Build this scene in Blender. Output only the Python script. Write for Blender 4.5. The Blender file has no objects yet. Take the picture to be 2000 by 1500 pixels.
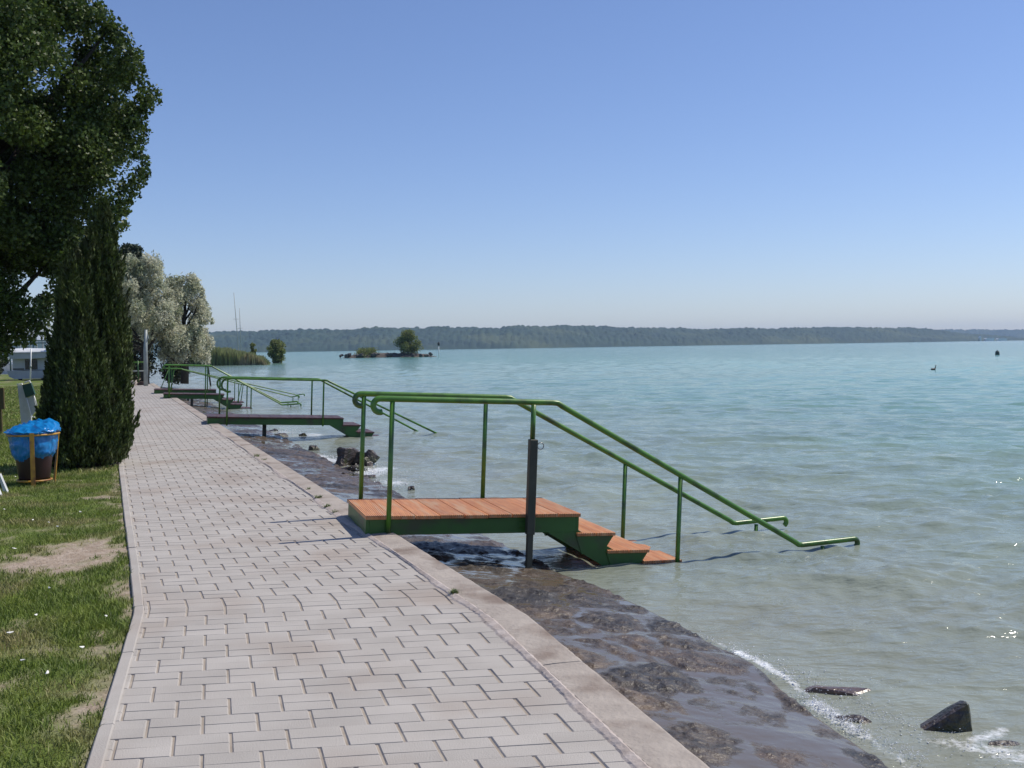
import bpy, bmesh, math, random
import numpy as np
from mathutils import Vector, Matrix
R = math.radians
random.seed(7); RNG = np.random.default_rng(11)
sc = bpy.context.scene
COL = sc.collection

# ------------------------------------------------------------------ camera, sky, sun, exposure
EYE = 1.5; FPX = 2000.0; PITCH = R(2.05); ROLL = R(0.86)
fwd = Vector((0, math.cos(PITCH), -math.sin(PITCH)))
up0 = Vector((0, math.sin(PITCH), math.cos(PITCH))); rt0 = Vector((1, 0, 0))
UP = up0*math.cos(ROLL) + rt0*math.sin(ROLL)
RT = rt0*math.cos(ROLL) - up0*math.sin(ROLL)
cd = bpy.data.cameras.new('camera'); cam = bpy.data.objects.new('camera', cd); COL.objects.link(cam)
cd.sensor_width = 36; cd.lens = 36*FPX/2000; cd.clip_start = 0.05; cd.clip_end = 20000
M = Matrix((RT, UP, -fwd)).transposed().to_4x4(); M.translation = (0, 0, EYE)
cam.matrix_world = M
sc.camera = cam

SUN = Vector((0.70, 0.27, 1.07)).normalized()
EL = math.asin(SUN.z); AZ = math.atan2(SUN.x, SUN.y)
w = bpy.data.worlds.new('World'); sc.world = w; w.use_nodes = True
nt = w.node_tree; nt.nodes.clear()
sky = nt.nodes.new('ShaderNodeTexSky'); sky.sky_type = 'NISHITA'; sky.sun_disc = False
sky.sun_elevation = EL; sky.sun_rotation = AZ; sky.altitude = 100; sky.air_density = 1.0; sky.dust_density = 0.25; sky.ozone_density = 2.6
tint = nt.nodes.new('ShaderNodeMix'); tint.data_type = 'RGBA'; tint.blend_type = 'MULTIPLY'; tint.inputs[0].default_value = 1
tint.inputs[7].default_value = (0.90, 0.92, 1.12, 1)
bg = nt.nodes.new('ShaderNodeBackground'); bg.inputs[1].default_value = 0.112
wo = nt.nodes.new('ShaderNodeOutputWorld')
nt.links.new(sky.outputs[0], tint.inputs[6]); nt.links.new(tint.outputs[2], bg.inputs[0]); nt.links.new(bg.outputs[0], wo.inputs[0])
sl = bpy.data.lights.new('sun', 'SUN'); sl.energy = 4.4; sl.angle = R(0.55); sl.color = (1.0, 0.93, 0.82)
so = bpy.data.objects.new('sun', sl); COL.objects.link(so); so.rotation_euler = SUN.to_track_quat('Z', 'Y').to_euler()
sc.view_settings.view_transform = 'Standard'; sc.view_settings.look = 'None'
sc.view_settings.exposure = 0.0; sc.view_settings.gamma = 1; sc.view_settings.use_curve_mapping = False
sc.render.engine = 'CYCLES'
sc.cycles.max_bounces = 6; sc.cycles.diffuse_bounces = 3; sc.cycles.glossy_bounces = 3; sc.cycles.transmission_bounces = 4
sc.cycles.volume_bounces = 0; sc.cycles.transparent_max_bounces = 8
sc.cycles.sample_clamp_indirect = 4

# ------------------------------------------------------------------ helpers
def G(px, py, z=0.0):
    d = fwd + RT*((px-1000)/FPX) + UP*(-(py-750)/FPX)
    t = (z-EYE)/d.z
    return Vector((0, 0, EYE)) + d*t
def D(px, py, depth):
    d = fwd + RT*((px-1000)/FPX) + UP*(-(py-750)/FPX)
    return Vector((0, 0, EYE)) + d*(depth/d.y)

def hash2(ix, iy, s):
    h = (ix.astype(np.int64)*374761393 + iy.astype(np.int64)*668265263 + s*1442695041) & 0xffffffff
    h = ((h ^ (h >> 13))*1274126177) & 0xffffffff
    h = h ^ (h >> 16)
    return (h & 0xffffff)/float(0xffffff)
def vnoise(x, y, s=0):
    ix = np.floor(x); iy = np.floor(y); fx = x-ix; fy = y-iy
    fx = fx*fx*(3-2*fx); fy = fy*fy*(3-2*fy)
    a = hash2(ix, iy, s); b = hash2(ix+1, iy, s); c = hash2(ix, iy+1, s); d = hash2(ix+1, iy+1, s)
    return (a*(1-fx)+b*fx)*(1-fy) + (c*(1-fx)+d*fx)*fy
def fbm(x, y, s=0, o=4):
    r = 0; a = 0.5; t = 0
    for i in range(o):
        r = r + a*vnoise(x*2**i+17.3*i, y*2**i-9.1*i, s+i); t += a; a *= 0.5
    return r/t
def cells(x, y, s=0):
    ix = np.floor(x); iy = np.floor(y)
    d1 = np.full(np.shape(x), 9.0); d2 = d1.copy(); idv = np.zeros(np.shape(x))
    for i in (-1, 0, 1):
        for j in (-1, 0, 1):
            cx = ix+i; cy = iy+j
            px = cx+0.15+0.7*hash2(cx, cy, s); py = cy+0.15+0.7*hash2(cx, cy, s+5)
            d = np.hypot(px-x, py-y); h = hash2(cx, cy, s+9)
            nr = d < d1
            d2 = np.where(nr, d1, np.minimum(d2, d)); idv = np.where(nr, h, idv); d1 = np.where(nr, d, d1)
    return d1, d2, idv

def mat(name, c1, c2=None, rough=0.6, scale=5.0, detail=4, bump=0.0, bscale=None, metal=0.0, spec=0.5, stretch=None, island=0.0, transl=0.0, c3=None, s3=1.0, lohi=(0.35, 0.65), bdist=0.02):
    m = bpy.data.materials.new(name); m.use_nodes = True; n = m.node_tree.nodes; L = m.node_tree.links
    p = n['Principled BSDF']; p.inputs['Roughness'].default_value = rough; p.inputs['Metallic'].default_value = metal
    p.inputs['Specular IOR Level'].default_value = spec
    tc = n.new('ShaderNodeTexCoord'); mp = n.new('ShaderNodeMapping'); L.new(tc.outputs['Object'], mp.inputs[0])
    if stretch: mp.inputs['Scale'].default_value = stretch
    col = None
    if c2 is not None:
        nz = n.new('ShaderNodeTexNoise'); nz.inputs['Scale'].default_value = scale; nz.inputs['Detail'].default_value = detail
        L.new(mp.outputs[0], nz.inputs['Vector'])
        mr = n.new('ShaderNodeMapRange'); mr.inputs[1].default_value = lohi[0]; mr.inputs[2].default_value = lohi[1]
        L.new(nz.outputs[0], mr.inputs[0])
        mx = n.new('ShaderNodeMix'); mx.data_type = 'RGBA'; L.new(mr.outputs[0], mx.inputs[0])
        mx.inputs[6].default_value = (*c1, 1); mx.inputs[7].default_value = (*c2, 1); col = mx.outputs[2]
        if c3 is not None:
            n3 = n.new('ShaderNodeTexNoise'); n3.inputs['Scale'].default_value = s3; n3.inputs['Detail'].default_value = 3
            L.new(mp.outputs[0], n3.inputs['Vector'])
            m3 = n.new('ShaderNodeMapRange'); m3.inputs[1].default_value = 0.5; m3.inputs[2].default_value = 0.68; L.new(n3.outputs[0], m3.inputs[0])
            x3 = n.new('ShaderNodeMix'); x3.data_type = 'RGBA'; L.new(m3.outputs[0], x3.inputs[0]); L.new(col, x3.inputs[6]); x3.inputs[7].default_value = (*c3, 1)
            col = x3.outputs[2]
    if island:
        ge = n.new('ShaderNodeNewGeometry'); ma = n.new('ShaderNodeMapRange'); ma.inputs[3].default_value = 1-island; ma.inputs[4].default_value = 1+island
        L.new(ge.outputs['Random Per Island'], ma.inputs[0])
        hs = n.new('ShaderNodeHueSaturation'); L.new(ma.outputs[0], hs.inputs['Value'])
        if col is None: hs.inputs['Color'].default_value = (*c1, 1)
        else: L.new(col, hs.inputs['Color'])
        col = hs.outputs[0]
    if col is None: p.inputs['Base Color'].default_value = (*c1, 1)
    else: L.new(col, p.inputs['Base Color'])
    if bump:
        nb = n.new('ShaderNodeTexNoise'); nb.inputs['Scale'].default_value = bscale or scale*3; nb.inputs['Detail'].default_value = 5
        L.new(mp.outputs[0], nb.inputs['Vector'])
        bp = n.new('ShaderNodeBump'); bp.inputs['Strength'].default_value = bump; bp.inputs['Distance'].default_value = bdist
        L.new(nb.outputs[0], bp.inputs['Height']); L.new(bp.outputs[0], p.inputs['Normal'])
    if transl:
        tr = n.new('ShaderNodeBsdfTranslucent'); ms = n.new('ShaderNodeMixShader'); ms.inputs[0].default_value = transl
        if col is None: tr.inputs[0].default_value = (*c1, 1)
        else: L.new(col, tr.inputs[0])
        L.new(p.outputs[0], ms.inputs[1]); L.new(tr.outputs[0], ms.inputs[2]); L.new(ms.outputs[0], n['Material Output'].inputs[0])
    return m

def npmesh(name, V, F, m, parent=None, smooth=False, attrs=None):
    V = np.asarray(V, dtype=np.float32); F = np.asarray(F, dtype=np.int32)
    me = bpy.data.meshes.new(name); k = F.shape[1]
    me.vertices.add(len(V)); me.vertices.foreach_set('co', V.ravel())
    me.loops.add(F.size); me.loops.foreach_set('vertex_index', F.ravel())
    me.polygons.add(len(F)); me.polygons.foreach_set('loop_start', np.arange(0, F.size, k, dtype=np.int32))
    me.update(calc_edges=True)
    if attrs:
        for a, v in attrs.items():
            at = me.attributes.new(a, 'FLOAT', 'POINT'); at.data.foreach_set('value', np.asarray(v, dtype=np.float32).ravel())
    for mm in (m if isinstance(m, (list, tuple)) else [m]): me.materials.append(mm)
    if smooth: me.polygons.foreach_set('use_smooth', np.ones(len(F), dtype=bool))
    me.validate()
    o = bpy.data.objects.new(name, me); COL.objects.link(o)
    if parent: o.parent = parent
    return o
def gridfaces(nr, nc):
    i = np.arange(nr-1)[:, None]*nc + np.arange(nc-1)[None, :]
    i = i.ravel(); return np.stack([i, i+1, i+nc+1, i+nc], 1)

class MB:
    def __init__(s): s.v = []; s.f = []; s.mi = []; s.sm = []
    def add(s, vs, fs, mi=0, smooth=False):
        b = len(s.v); s.v += [tuple(v) for v in vs]; s.f += [tuple(b+i for i in f) for f in fs]; s.mi += [mi]*len(fs); s.sm += [smooth]*len(fs); return s
    def box(s, lo, hi, mi=0, M=None, c=0.0):
        x0, y0, z0 = lo; x1, y1, z1 = hi
        if c:
            bm = bmesh.new(); bmesh.ops.create_cube(bm, size=1)
            for v in bm.verts: v.co = Vector(((v.co.x+.5)*(x1-x0)+x0, (v.co.y+.5)*(y1-y0)+y0, (v.co.z+.5)*(z1-z0)+z0))
            bmesh.ops.bevel(bm, geom=bm.edges[:], offset=c, segments=1, affect='EDGES')
            bm.verts.index_update(); vs = [v.co.copy() for v in bm.verts]; fs = [[v.index for v in f.verts] for f in bm.faces]; bm.free()
        else:
            vs = [Vector(p) for p in ((x0, y0, z0), (x1, y0, z0), (x1, y1, z0), (x0, y1, z0), (x0, y0, z1), (x1, y0, z1), (x1, y1, z1), (x0, y1, z1))]
            fs = [(0, 3, 2, 1), (4, 5, 6, 7), (0, 1, 5, 4), (1, 2, 6, 5), (2, 3, 7, 6), (3, 0, 4, 7)]
        if M: vs = [M @ v for v in vs]
        return s.add(vs, fs, mi)
    def prism(s, poly, y0, y1, mi=0):   # poly in x,z extruded along y
        n = len(poly); vs = [(x, y0, z) for x, z in poly] + [(x, y1, z) for x, z in poly]
        fs = [tuple(range(n)), tuple(range(2*n-1, n-1, -1))] + [(i, i+n, (i+1) % n+n, (i+1) % n) for i in range(n)]
        return s.add(vs, fs, mi)
    def tube(s, pts, r, n=8, mi=0, cap=True):
        pts = [Vector(p) for p in pts]; rr = r if isinstance(r, (list, tuple)) else [r]*len(pts)
        vs = []; fs = []; prev = None
        for i, p in enumerate(pts):
            t = (pts[min(i+1, len(pts)-1)]-pts[max(i-1, 0)]).normalized()
            if prev is None:
                a = Vector((0, 0, 1)) if abs(t.z) < .9 else Vector((1, 0, 0)); u = t.cross(a).normalized()
            else: u = (prev - t*prev.dot(t)).normalized()
            prev = u; v = t.cross(u)
            k = 1.0
            for j in range(n):
                a = 2*math.pi*j/n; vs.append(p + (u*math.cos(a)+v*math.sin(a))*rr[i]*k)
        for i in range(len(pts)-1):
            for j in range(n): fs.append((i*n+j, i*n+(j+1) % n, (i+1)*n+(j+1) % n, (i+1)*n+j))
        if cap: fs.append(tuple(range(n-1, -1, -1))); fs.append(tuple(range((len(pts)-1)*n, len(pts)*n)))
        return s.add(vs, fs, mi, True)
    def lathe(s, prof, n=20, mi=0, c=(0, 0, 0)):
        vs = []; fs = []
        for r, z in prof:
            for j in range(n):
                a = 2*math.pi*j/n; vs.append((c[0]+r*math.cos(a), c[1]+r*math.sin(a), c[2]+z))
        for i in range(len(prof)-1):
            for j in range(n): fs.append((i*n+j, i*n+(j+1) % n, (i+1)*n+(j+1) % n, (i+1)*n+j))
        return s.add(vs, fs, mi, True)
    def build(s, name, m, parent=None):
        me = bpy.data.meshes.new(name); me.from_pydata([tuple(v) for v in s.v], [], s.f)
        for mm in (m if isinstance(m, (list, tuple)) else [m]): me.materials.append(mm)
        me.polygons.foreach_set('material_index', s.mi); me.polygons.foreach_set('use_smooth', s.sm)
        me.validate(); me.update()
        o = bpy.data.objects.new(name, me); COL.objects.link(o)
        if parent: o.parent = parent
        return o
def tag(o, label=None, cat=None, group=None, kind=None):
    if label: o['label'] = label
    if cat: o['category'] = cat
    if group: o['group'] = group
    if kind: o['kind'] = kind
    return o
def thing(name, loc, label, cat, group=None, rz=0.0):
    o = bpy.data.objects.new(name, None); COL.objects.link(o); o.location = loc; o.rotation_euler = (0, 0, rz)
    o.empty_display_size = 0.1
    return tag(o, label, cat, group)
def copy_tree(o, parent=None):
    c = o.copy(); COL.objects.link(c); c.parent = parent
    for ch in list(o.children): copy_tree(ch, c)
    return c

# ------------------------------------------------------------------ ground frame (measured)
FD = np.array([-math.sin(R(21.6)), math.cos(R(21.6))])   # far run of the walk
ND = np.array([-math.sin(R(16.2)), math.cos(R(16.2))])   # near run of the walk
CD = np.array([math.cos(R(7)), math.sin(R(7))])          # courses
L0 = np.array([-2.164, 5.945]); R0 = np.array([0.085, 5.62])
WATER = -0.42
PEND = 46.5                                              # path length beyond the bend
def left_pt(v): v = np.asarray(v, float)[..., None]; return np.where(v < 0, L0+ND*v, L0+FD*v)
def right_pt(v): v = np.asarray(v, float)[..., None]; return np.where(v < 0, R0+ND*v, R0+FD*v)

# ------------------------------------------------------------------ materials
def attr_mix_mat(name, attr, cols, roughs, **k): pass
M_paver = mat('paver_concrete', (0.362, 0.335, 0.302), (0.408, 0.38, 0.345), rough=0.85, scale=3.2, detail=8, island=0.06, bump=0.6, bscale=140, c3=(0.335, 0.29, 0.25), s3=1.1, bdist=0.005)
M_sand = mat('joint_sand', (0.38, 0.33, 0.27), (0.27, 0.23, 0.19), rough=0.95, scale=9)
M_kerb = mat('kerb_concrete', (0.375, 0.33, 0.285), (0.30, 0.26, 0.225), rough=0.85, scale=5, bump=0.8, bscale=35, c3=(0.19, 0.145, 0.115), s3=2.6, bdist=0.01, lohi=(0.4, 0.7))
M_cement = mat('cement', (0.48, 0.42, 0.38), (0.38, 0.32, 0.28), rough=0.9, scale=14, bump=0.35, bscale=40)
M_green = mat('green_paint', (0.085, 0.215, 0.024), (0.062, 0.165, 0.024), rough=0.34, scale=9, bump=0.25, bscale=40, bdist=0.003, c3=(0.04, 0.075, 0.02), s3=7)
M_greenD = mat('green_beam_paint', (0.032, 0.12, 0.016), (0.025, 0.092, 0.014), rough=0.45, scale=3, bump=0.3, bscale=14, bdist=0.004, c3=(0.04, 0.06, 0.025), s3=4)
M_pillar = mat('pillar_steel', (0.062, 0.066, 0.045), (0.04, 0.044, 0.03), rough=0.55, scale=6, bump=0.2, bscale=40, bdist=0.003)
M_steel = mat('bare_steel', (0.35, 0.35, 0.34), (0.22, 0.2, 0.18), rough=0.35, scale=20, metal=0.6)
def wood(name, c1, c2, c3, grain=1.0, wet=0.55):
    m = mat(name, c1, c2, rough=wet, scale=2.0, stretch=(14, 1.2, 6), island=0.10, c3=c3, s3=1.5)
    n = m.node_tree.nodes; L = m.node_tree.links; p = n['Principled BSDF']
    tc = n['Texture Coordinate'] if 'Texture Coordinate' in n else [q for q in n if q.type == 'TEX_COORD'][0]
    wv = n.new('ShaderNodeTexWave'); wv.wave_type = 'BANDS'; wv.bands_direction = 'X'; wv.inputs['Scale'].default_value = 19.0*grain; wv.inputs['Distortion'].default_value = 0.25
    L.new(tc.outputs['Object'], wv.inputs['Vector'])
    bp = n.new('ShaderNodeBump'); bp.inputs['Strength'].default_value = 1.0; bp.inputs['Distance'].default_value = 0.008
    L.new(wv.outputs[0], bp.inputs['Height']); L.new(bp.outputs[0], p.inputs['Normal'])
    return m
M_wood = wood('deck_wood', (0.68, 0.30, 0.115), (0.50, 0.19, 0.075), (0.60, 0.36, 0.20))
M_woodold = wood('old_deck_wood', (0.11, 0.042, 0.03), (0.07, 0.032, 0.025), (0.16, 0.08, 0.06), wet=0.45)
M_rock = mat('wet_rock', (0.075, 0.055, 0.045), (0.022, 0.018, 0.016), rough=0.35, scale=9, bump=1.0, bscale=22, c3=(0.05, 0.055, 0.02), s3=7, bdist=.03)
M_bark = mat('bark', (0.055, 0.046, 0.037), (0.032, 0.027, 0.022), rough=0.9, scale=8, stretch=(3, 3, 0.7), bump=0.8, bscale=12)
M_white = mat('white_paint', (0.72, 0.73, 0.72), (0.60, 0.61, 0.60), rough=0.35, scale=3)
M_dark = mat('dark_glass', (0.02, 0.022, 0.025), rough=0.15)
M_grey = mat('grey_galvanised', (0.32, 0.35, 0.34), (0.22, 0.25, 0.24), rough=0.5, scale=6)

# ------------------------------------------------------------------ lake
FOAMSEG = [((1360, 1240), (1440, 1275), .035, .6), ((1440, 1275), (1540, 1330), .05, .85), ((1540, 1330), (1600, 1385), .045, .8), ((1590, 1375), (1690, 1440), .075, 1.0), ((1690, 1440), (1800, 1510), .07, .8), ((1540, 1320), (1700, 1380), .12, .62),
           ((1720, 1430), (1990, 1480), .13, .66), ((1620, 1340), (1800, 1335), .12, .5), ((1900, 1450), (1960, 1430), .06, .7),
           ((612, 888), (668, 908), .22, .85), ((700, 930), (745, 915), .3, .9), ((700, 905), (810, 960), .45, .72), ((540, 845), (600, 850), .6, .8), ((470, 820), (540, 830), .5, .6), ((1190, 1115), (1320, 1108), .07, .42)]
def make_lake():
    ang = np.linspace(R(-44), R(40), 900)
    r = [2.2]
    while r[-1] < 6000: r.append(r[-1]*(1.0052 if r[-1] < 60 else 1.012 if r[-1] < 500 else 1.05)+0.0)
    r = np.array(r)
    A, Rr = np.meshgrid(ang, r); X = Rr*np.sin(A); Y = Rr*np.cos(A); Z = np.zeros_like(X)
    rng = np.random.default_rng(3); dr = Rr*np.maximum(0.0052, (ang[1]-ang[0]))
    wind = math.atan2(-0.86, -0.50)
    wx = X+0.5*fbm(X*.35, Y*.35, 4)*2; wy = Y+0.5*fbm(X*.35, Y*.35, 8)*2
    for i in range(46):
        lam = 0.16*(16**(i/45.0)); th = wind+rng.normal(0, 0.55); k = 2*math.pi/lam
        a = 0.0042*lam**0.45; ph = rng.uniform(0, 6.28)
        att = np.clip((lam/(dr*2.6)-0.6), 0, 1)
        s = np.sin((wx*math.cos(th)+wy*math.sin(th))*k+ph)
        Z += att*a*(s + 0.25*s*s)
    gust = 0.55+0.9*fbm(X*.12+5, Y*.12, 20, 3)
    Z *= gust
    # calmer against the ledge
    sd = (X-R0[0])*0.93+(Y-R0[1])*0.368
    Z *= np.clip((sd-0.6)/3.0, 0.35, 1)
    FZ = .6+.85*fbm(X*2.2, Y*2.2, 61, 3)
    V = np.stack([X, Y, Z+WATER], -1).reshape(-1, 3)
    fo = np.zeros_like(X)
    for (p0, p1, wd_, st_) in FOAMSEG:
        a_ = G(*p0, WATER); b_ = G(*p1, WATER); ax, ay = b_.x-a_.x, b_.y-a_.y
        t_ = np.clip(((X-a_.x)*ax+(Y-a_.y)*ay)/(ax*ax+ay*ay), 0, 1); dd_ = np.hypot(X-a_.x-ax*t_, Y-a_.y-ay*t_)
        fo = np.maximum(fo, st_*np.exp(-(dd_/(wd_*1.35))**2)*FZ)
    m = bpy.data.materials.new('lake_water'); m.use_nodes = True; n = m.node_tree.nodes; L = m.node_tree.links; p = n['Principled BSDF']
    ge = n.new('ShaderNodeNewGeometry')
    def dot(v, off=0):
        d = n.new('ShaderNodeVectorMath'); d.operation = 'DOT_PRODUCT'; L.new(ge.outputs['Position'], d.inputs[0]); d.inputs[1].default_value = v
        return d.outputs['Value']
    s = dot((0.93, 0.368, 0))
    nz = n.new('ShaderNodeTexNoise'); nz.inputs['Scale'].default_value = 0.16; nz.inputs['Detail'].default_value = 4; nz.inputs['Distortion'].default_value = 0.8
    L.new(ge.outputs['Position'], nz.inputs['Vector'])
    ad = n.new('ShaderNodeMath'); ad.operation = 'MULTIPLY_ADD'; ad.inputs[1].default_value = 9; L.new(nz.outputs[0], ad.inputs[0]); L.new(s, ad.inputs[2])
    cr = n.new('ShaderNodeValToRGB'); mr = n.new('ShaderNodeMapRange'); mr.inputs[1].default_value = 5.5; mr.inputs[2].default_value = 60
    L.new(ad.outputs[0], mr.inputs[0]); L.new(mr.outputs[0], cr.inputs[0])
    e = cr.color_ramp.elements; e[0].position = 0; e[0].color = (0.255, 0.25, 0.20, 1); e[1].position = 1; e[1].color = (0.145, 0.335, 0.268, 1)
    q = cr.color_ramp.elements.new(0.12); q.color = (0.22, 0.272, 0.222, 1)
    q = cr.color_ramp.elements.new(0.35); q.color = (0.17, 0.295, 0.235, 1)
    # patchy silt / gust streaks
    n2 = n.new('ShaderNodeTexNoise'); n2.inputs['Scale'].default_value = 0.6; n2.inputs['Detail'].default_value = 5; n2.inputs['Distortion'].default_value = 0.5
    mp = n.new('ShaderNodeMapping'); mp.inputs['Scale'].default_value = (0.25, 1, 1); L.new(ge.outputs['Position'], mp.inputs[0]); L.new(mp.outputs[0], n2.inputs['Vector'])
    m2 = n.new('ShaderNodeMapRange'); m2.inputs[1].default_value = .3; m2.inputs[2].default_value = .7; m2.inputs[3].default_value = .86; m2.inputs[4].default_value = 1.14; L.new(n2.outputs[0], m2.inputs[0])
    hs = n.new('ShaderNodeHueSaturation'); L.new(cr.outputs[0], hs.inputs['Color']); L.new(m2.outputs[0], hs.inputs['Value'])
    # foam flecks
    n3 = n.new('ShaderNodeTexNoise'); n3.inputs['Scale'].default_value = 1.1; n3.inputs['Detail'].default_value = 7; n3.inputs['Roughness'].default_value = .65
    mp3 = n.new('ShaderNodeMapping'); mp3.inputs['Scale'].default_value = (0.35, 0.8, 1); L.new(ge.outputs['Position'], mp3.inputs[0]); L.new(mp3.outputs[0], n3.inputs['Vector'])
    m3 = n.new('ShaderNodeMapRange'); m3.inputs[1].default_value = .73; m3.inputs[2].default_value = .76; m3.inputs[4].default_value = 0.55; L.new(n3.outputs[0], m3.inputs[0])
    mx = n.new('ShaderNodeMix'); mx.data_type = 'RGBA'; L.new(m3.outputs[0], mx.inputs[0]); L.new(hs.outputs[0], mx.inputs[6]); mx.inputs[7].default_value = (.75, .78, .78, 1)
    fa = n.new('ShaderNodeAttribute'); fa.attribute_name = 'foam'
    fn = n.new('ShaderNodeTexNoise'); fn.inputs['Scale'].default_value = 26; fn.inputs['Detail'].default_value = 6; fn.inputs['Roughness'].default_value = .7; L.new(ge.outputs['Position'], fn.inputs['Vector'])
    fs_ = n.new('ShaderNodeMath'); fs_.operation = 'ADD'; L.new(fa.outputs['Fac'], fs_.inputs[0]); L.new(fn.outputs[0], fs_.inputs[1])
    fm = n.new('ShaderNodeMapRange'); fm.inputs[1].default_value = 1.16; fm.inputs[2].default_value = 1.46; L.new(fs_.outputs[0], fm.inputs[0])
    fx = n.new('ShaderNodeMix'); fx.data_type = 'RGBA'; L.new(fm.outputs[0], fx.inputs[0]); L.new(mx.outputs[2], fx.inputs[6]); fx.inputs[7].default_value = (.8, .82, .82, 1)
    L.new(fx.outputs[2], p.inputs['Base Color'])
    p.inputs['IOR'].default_value = 1.33; p.inputs['Specular IOR Level'].default_value = 0.32; p.inputs['Roughness'].default_value = 0.08
    # ripples
    prev = None
    for scl, st, dist in ((16.0, .8, .014), (5, .7, .05), (1.4, .6, .2)):
        b = n.new('ShaderNodeTexNoise'); b.inputs['Scale'].default_value = scl; b.inputs['Detail'].default_value = 4; b.inputs['Roughness'].default_value = .6
        mb = n.new('ShaderNodeMapping'); mb.inputs['Rotation'].default_value = (0, 0, R(-12)); mb.inputs['Scale'].default_value = (0.5, 1, 1)
        L.new(ge.outputs['Position'], mb.inputs[0]); L.new(mb.outputs[0], b.inputs['Vector'])
        bp = n.new('ShaderNodeBump'); bp.inputs['Strength'].default_value = st; bp.inputs['Distance'].default_value = dist
        L.new(b.outputs[0], bp.inputs['Height'])
        if prev: L.new(prev, bp.inputs['Normal'])
        prev = bp.outputs[0]
    L.new(prev, p.inputs['Normal'])
    o = npmesh('lake', V, gridfaces(len(r), len(ang)), m, smooth=True, attrs={'foam': fo.ravel()})
    tag(o, kind='structure')
    # flat remainder of the lake to the sides and behind
    mb = MB()
    a0, a1 = ang[0], ang[-1]; seg = 24
    rr = [0.3, 2.2, 60, 6000]
    vs = []; 
    arc = [a1+(2*math.pi-(a1-a0))*i/seg for i in range(seg+1)]
    for q in rr: vs += [(q*math.sin(a), q*math.cos(a), WATER) for a in arc]
    fs = [(i*(seg+1)+j, i*(seg+1)+j+1, (i+1)*(seg+1)+j+1, (i+1)*(seg+1)+j) for i in range(len(rr)-1) for j in range(seg)]
    mb.add(vs, fs); o2 = mb.build('lake_far_side', m); tag(o2, kind='structure')
make_lake()

# ------------------------------------------------------------------ lawn ground
BARE = [(G(150, 1085), 0.46, 0.75), (G(60, 1095), 0.3, 0.4), (G(200, 970), 0.28, 0.22), (G(205, 1235), 0.17, 0.26), (G(160, 1385), 0.14, 0.22), (G(215, 905), 0.3, 0.5), (G(190, 1180), 0.05, 0.06)]
def bare(x, y):
    b = np.zeros(np.shape(x))
    for c, rx, ry in BARE:
        b = np.maximum(b, (1.6 if rx > .25 else 1.05)-1.3*np.hypot((x-c.x)/rx, (y-c.y)/ry))
    # trodden band beside the edging
    sd = np.where(y < L0[1], (L0[0]-x)*0.960+(L0[1]-y)*0.279*1, (L0[0]-x)*0.930+(L0[1]-y)*0.368)
    b = np.maximum(b, .85-sd/0.30)
    return np.clip(b + (fbm(x*6, y*6, 31)-0.5)*2.0 + (fbm(x*24, y*24, 33)-0.5)*1.3*(b > .05), 0, 1)
def make_ground():
    v = np.concatenate([np.linspace(-9, 14, 240), np.linspace(14.3, 50, 90), np.linspace(52, 82, 16)])
    u = np.concatenate([[-1.95, -1.93, -0.001], np.linspace(0, 3.5, 70)[0:], np.geomspace(3.6, 140, 60)])
    P = left_pt(v)[:, None, :] - CD[None, None, :]*u[None, :, None]
    X = P[..., 0]; Y = P[..., 1]
    Z = (fbm(X*1.5, Y*1.5, 3)-.5)*.05+(fbm(X*9, Y*9, 5)-.5)*.014
    Z = Z*np.clip(u/0.3, 0, 1)[None, :] - 0.012
    Z = np.where(u[None, :] < 0, -0.07, Z)
    past = (v > PEND)[:, None] & (u < 0)[None, :]
    Z = np.where(past, -0.03, Z); Z[:, 0] = -1.0; Z[-1, :] = -1.0
    B = bare(X, Y)
    m = bpy.data.materials.new('lawn_soil'); m.use_nodes = True; n = m.node_tree.nodes; L = m.node_tree.links; p = n['Principled BSDF']; p.inputs['Roughness'].default_value = .95
    p.inputs['Specular IOR Level'].default_value = .2
    at = n.new('ShaderNodeAttribute'); at.attribute_name = 'bare'
    tc = n.new('ShaderNodeTexCoord')
    def nz(s, d=5):
        q = n.new('ShaderNodeTexNoise'); q.inputs['Scale'].default_value = s; q.inputs['Detail'].default_value = d; L.new(tc.outputs['Object'], q.inputs['Vector']); return q.outputs[0]
    def mix(f, a, b):
        q = n.new('ShaderNodeMix'); q.data_type = 'RGBA'; L.new(f, q.inputs[0])
        for i, c in ((6, a), (7, b)):
            if isinstance(c, tuple): q.inputs[i].default_value = (*c, 1)
            else: L.new(c, q.inputs[i])
        return q.outputs[2]
    def rg(f, a, b):
        q = n.new('ShaderNodeMapRange'); q.inputs[1].default_value = a; q.inputs[2].default_value = b; L.new(f, q.inputs[0]); return q.outputs[0]
    soil = mix(rg(nz(12), .35, .65), (0.30, 0.235, 0.175), (0.40, 0.33, 0.265)); soil = mix(rg(nz(60), .55, .7), soil, (0.17, 0.12, 0.08))
    gr = mix(rg(nz(7), .35, .65), (0.07, 0.11, 0.02), (0.14, 0.18, 0.035)); gr = mix(rg(nz(0.8), .4, .65), gr, (0.11, 0.155, 0.03))
    L.new(mix(at.outputs['Fac'], gr, soil), p.inputs['Base Color'])
    bp = n.new('ShaderNodeBump'); bp.inputs['Strength'].default_value = .8; bp.inputs['Distance'].default_value = .02; L.new(nz(45), bp.inputs['Height']); L.new(bp.outputs[0], p.inputs['Normal'])
    V = np.stack([X, Y, Z], -1).reshape(-1, 3)
    tag(npmesh('ground', V, gridfaces(len(v), len(u))[:, ::-1], m, smooth=True, attrs={'bare': B.ravel()}), kind='structure')
make_ground()

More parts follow.
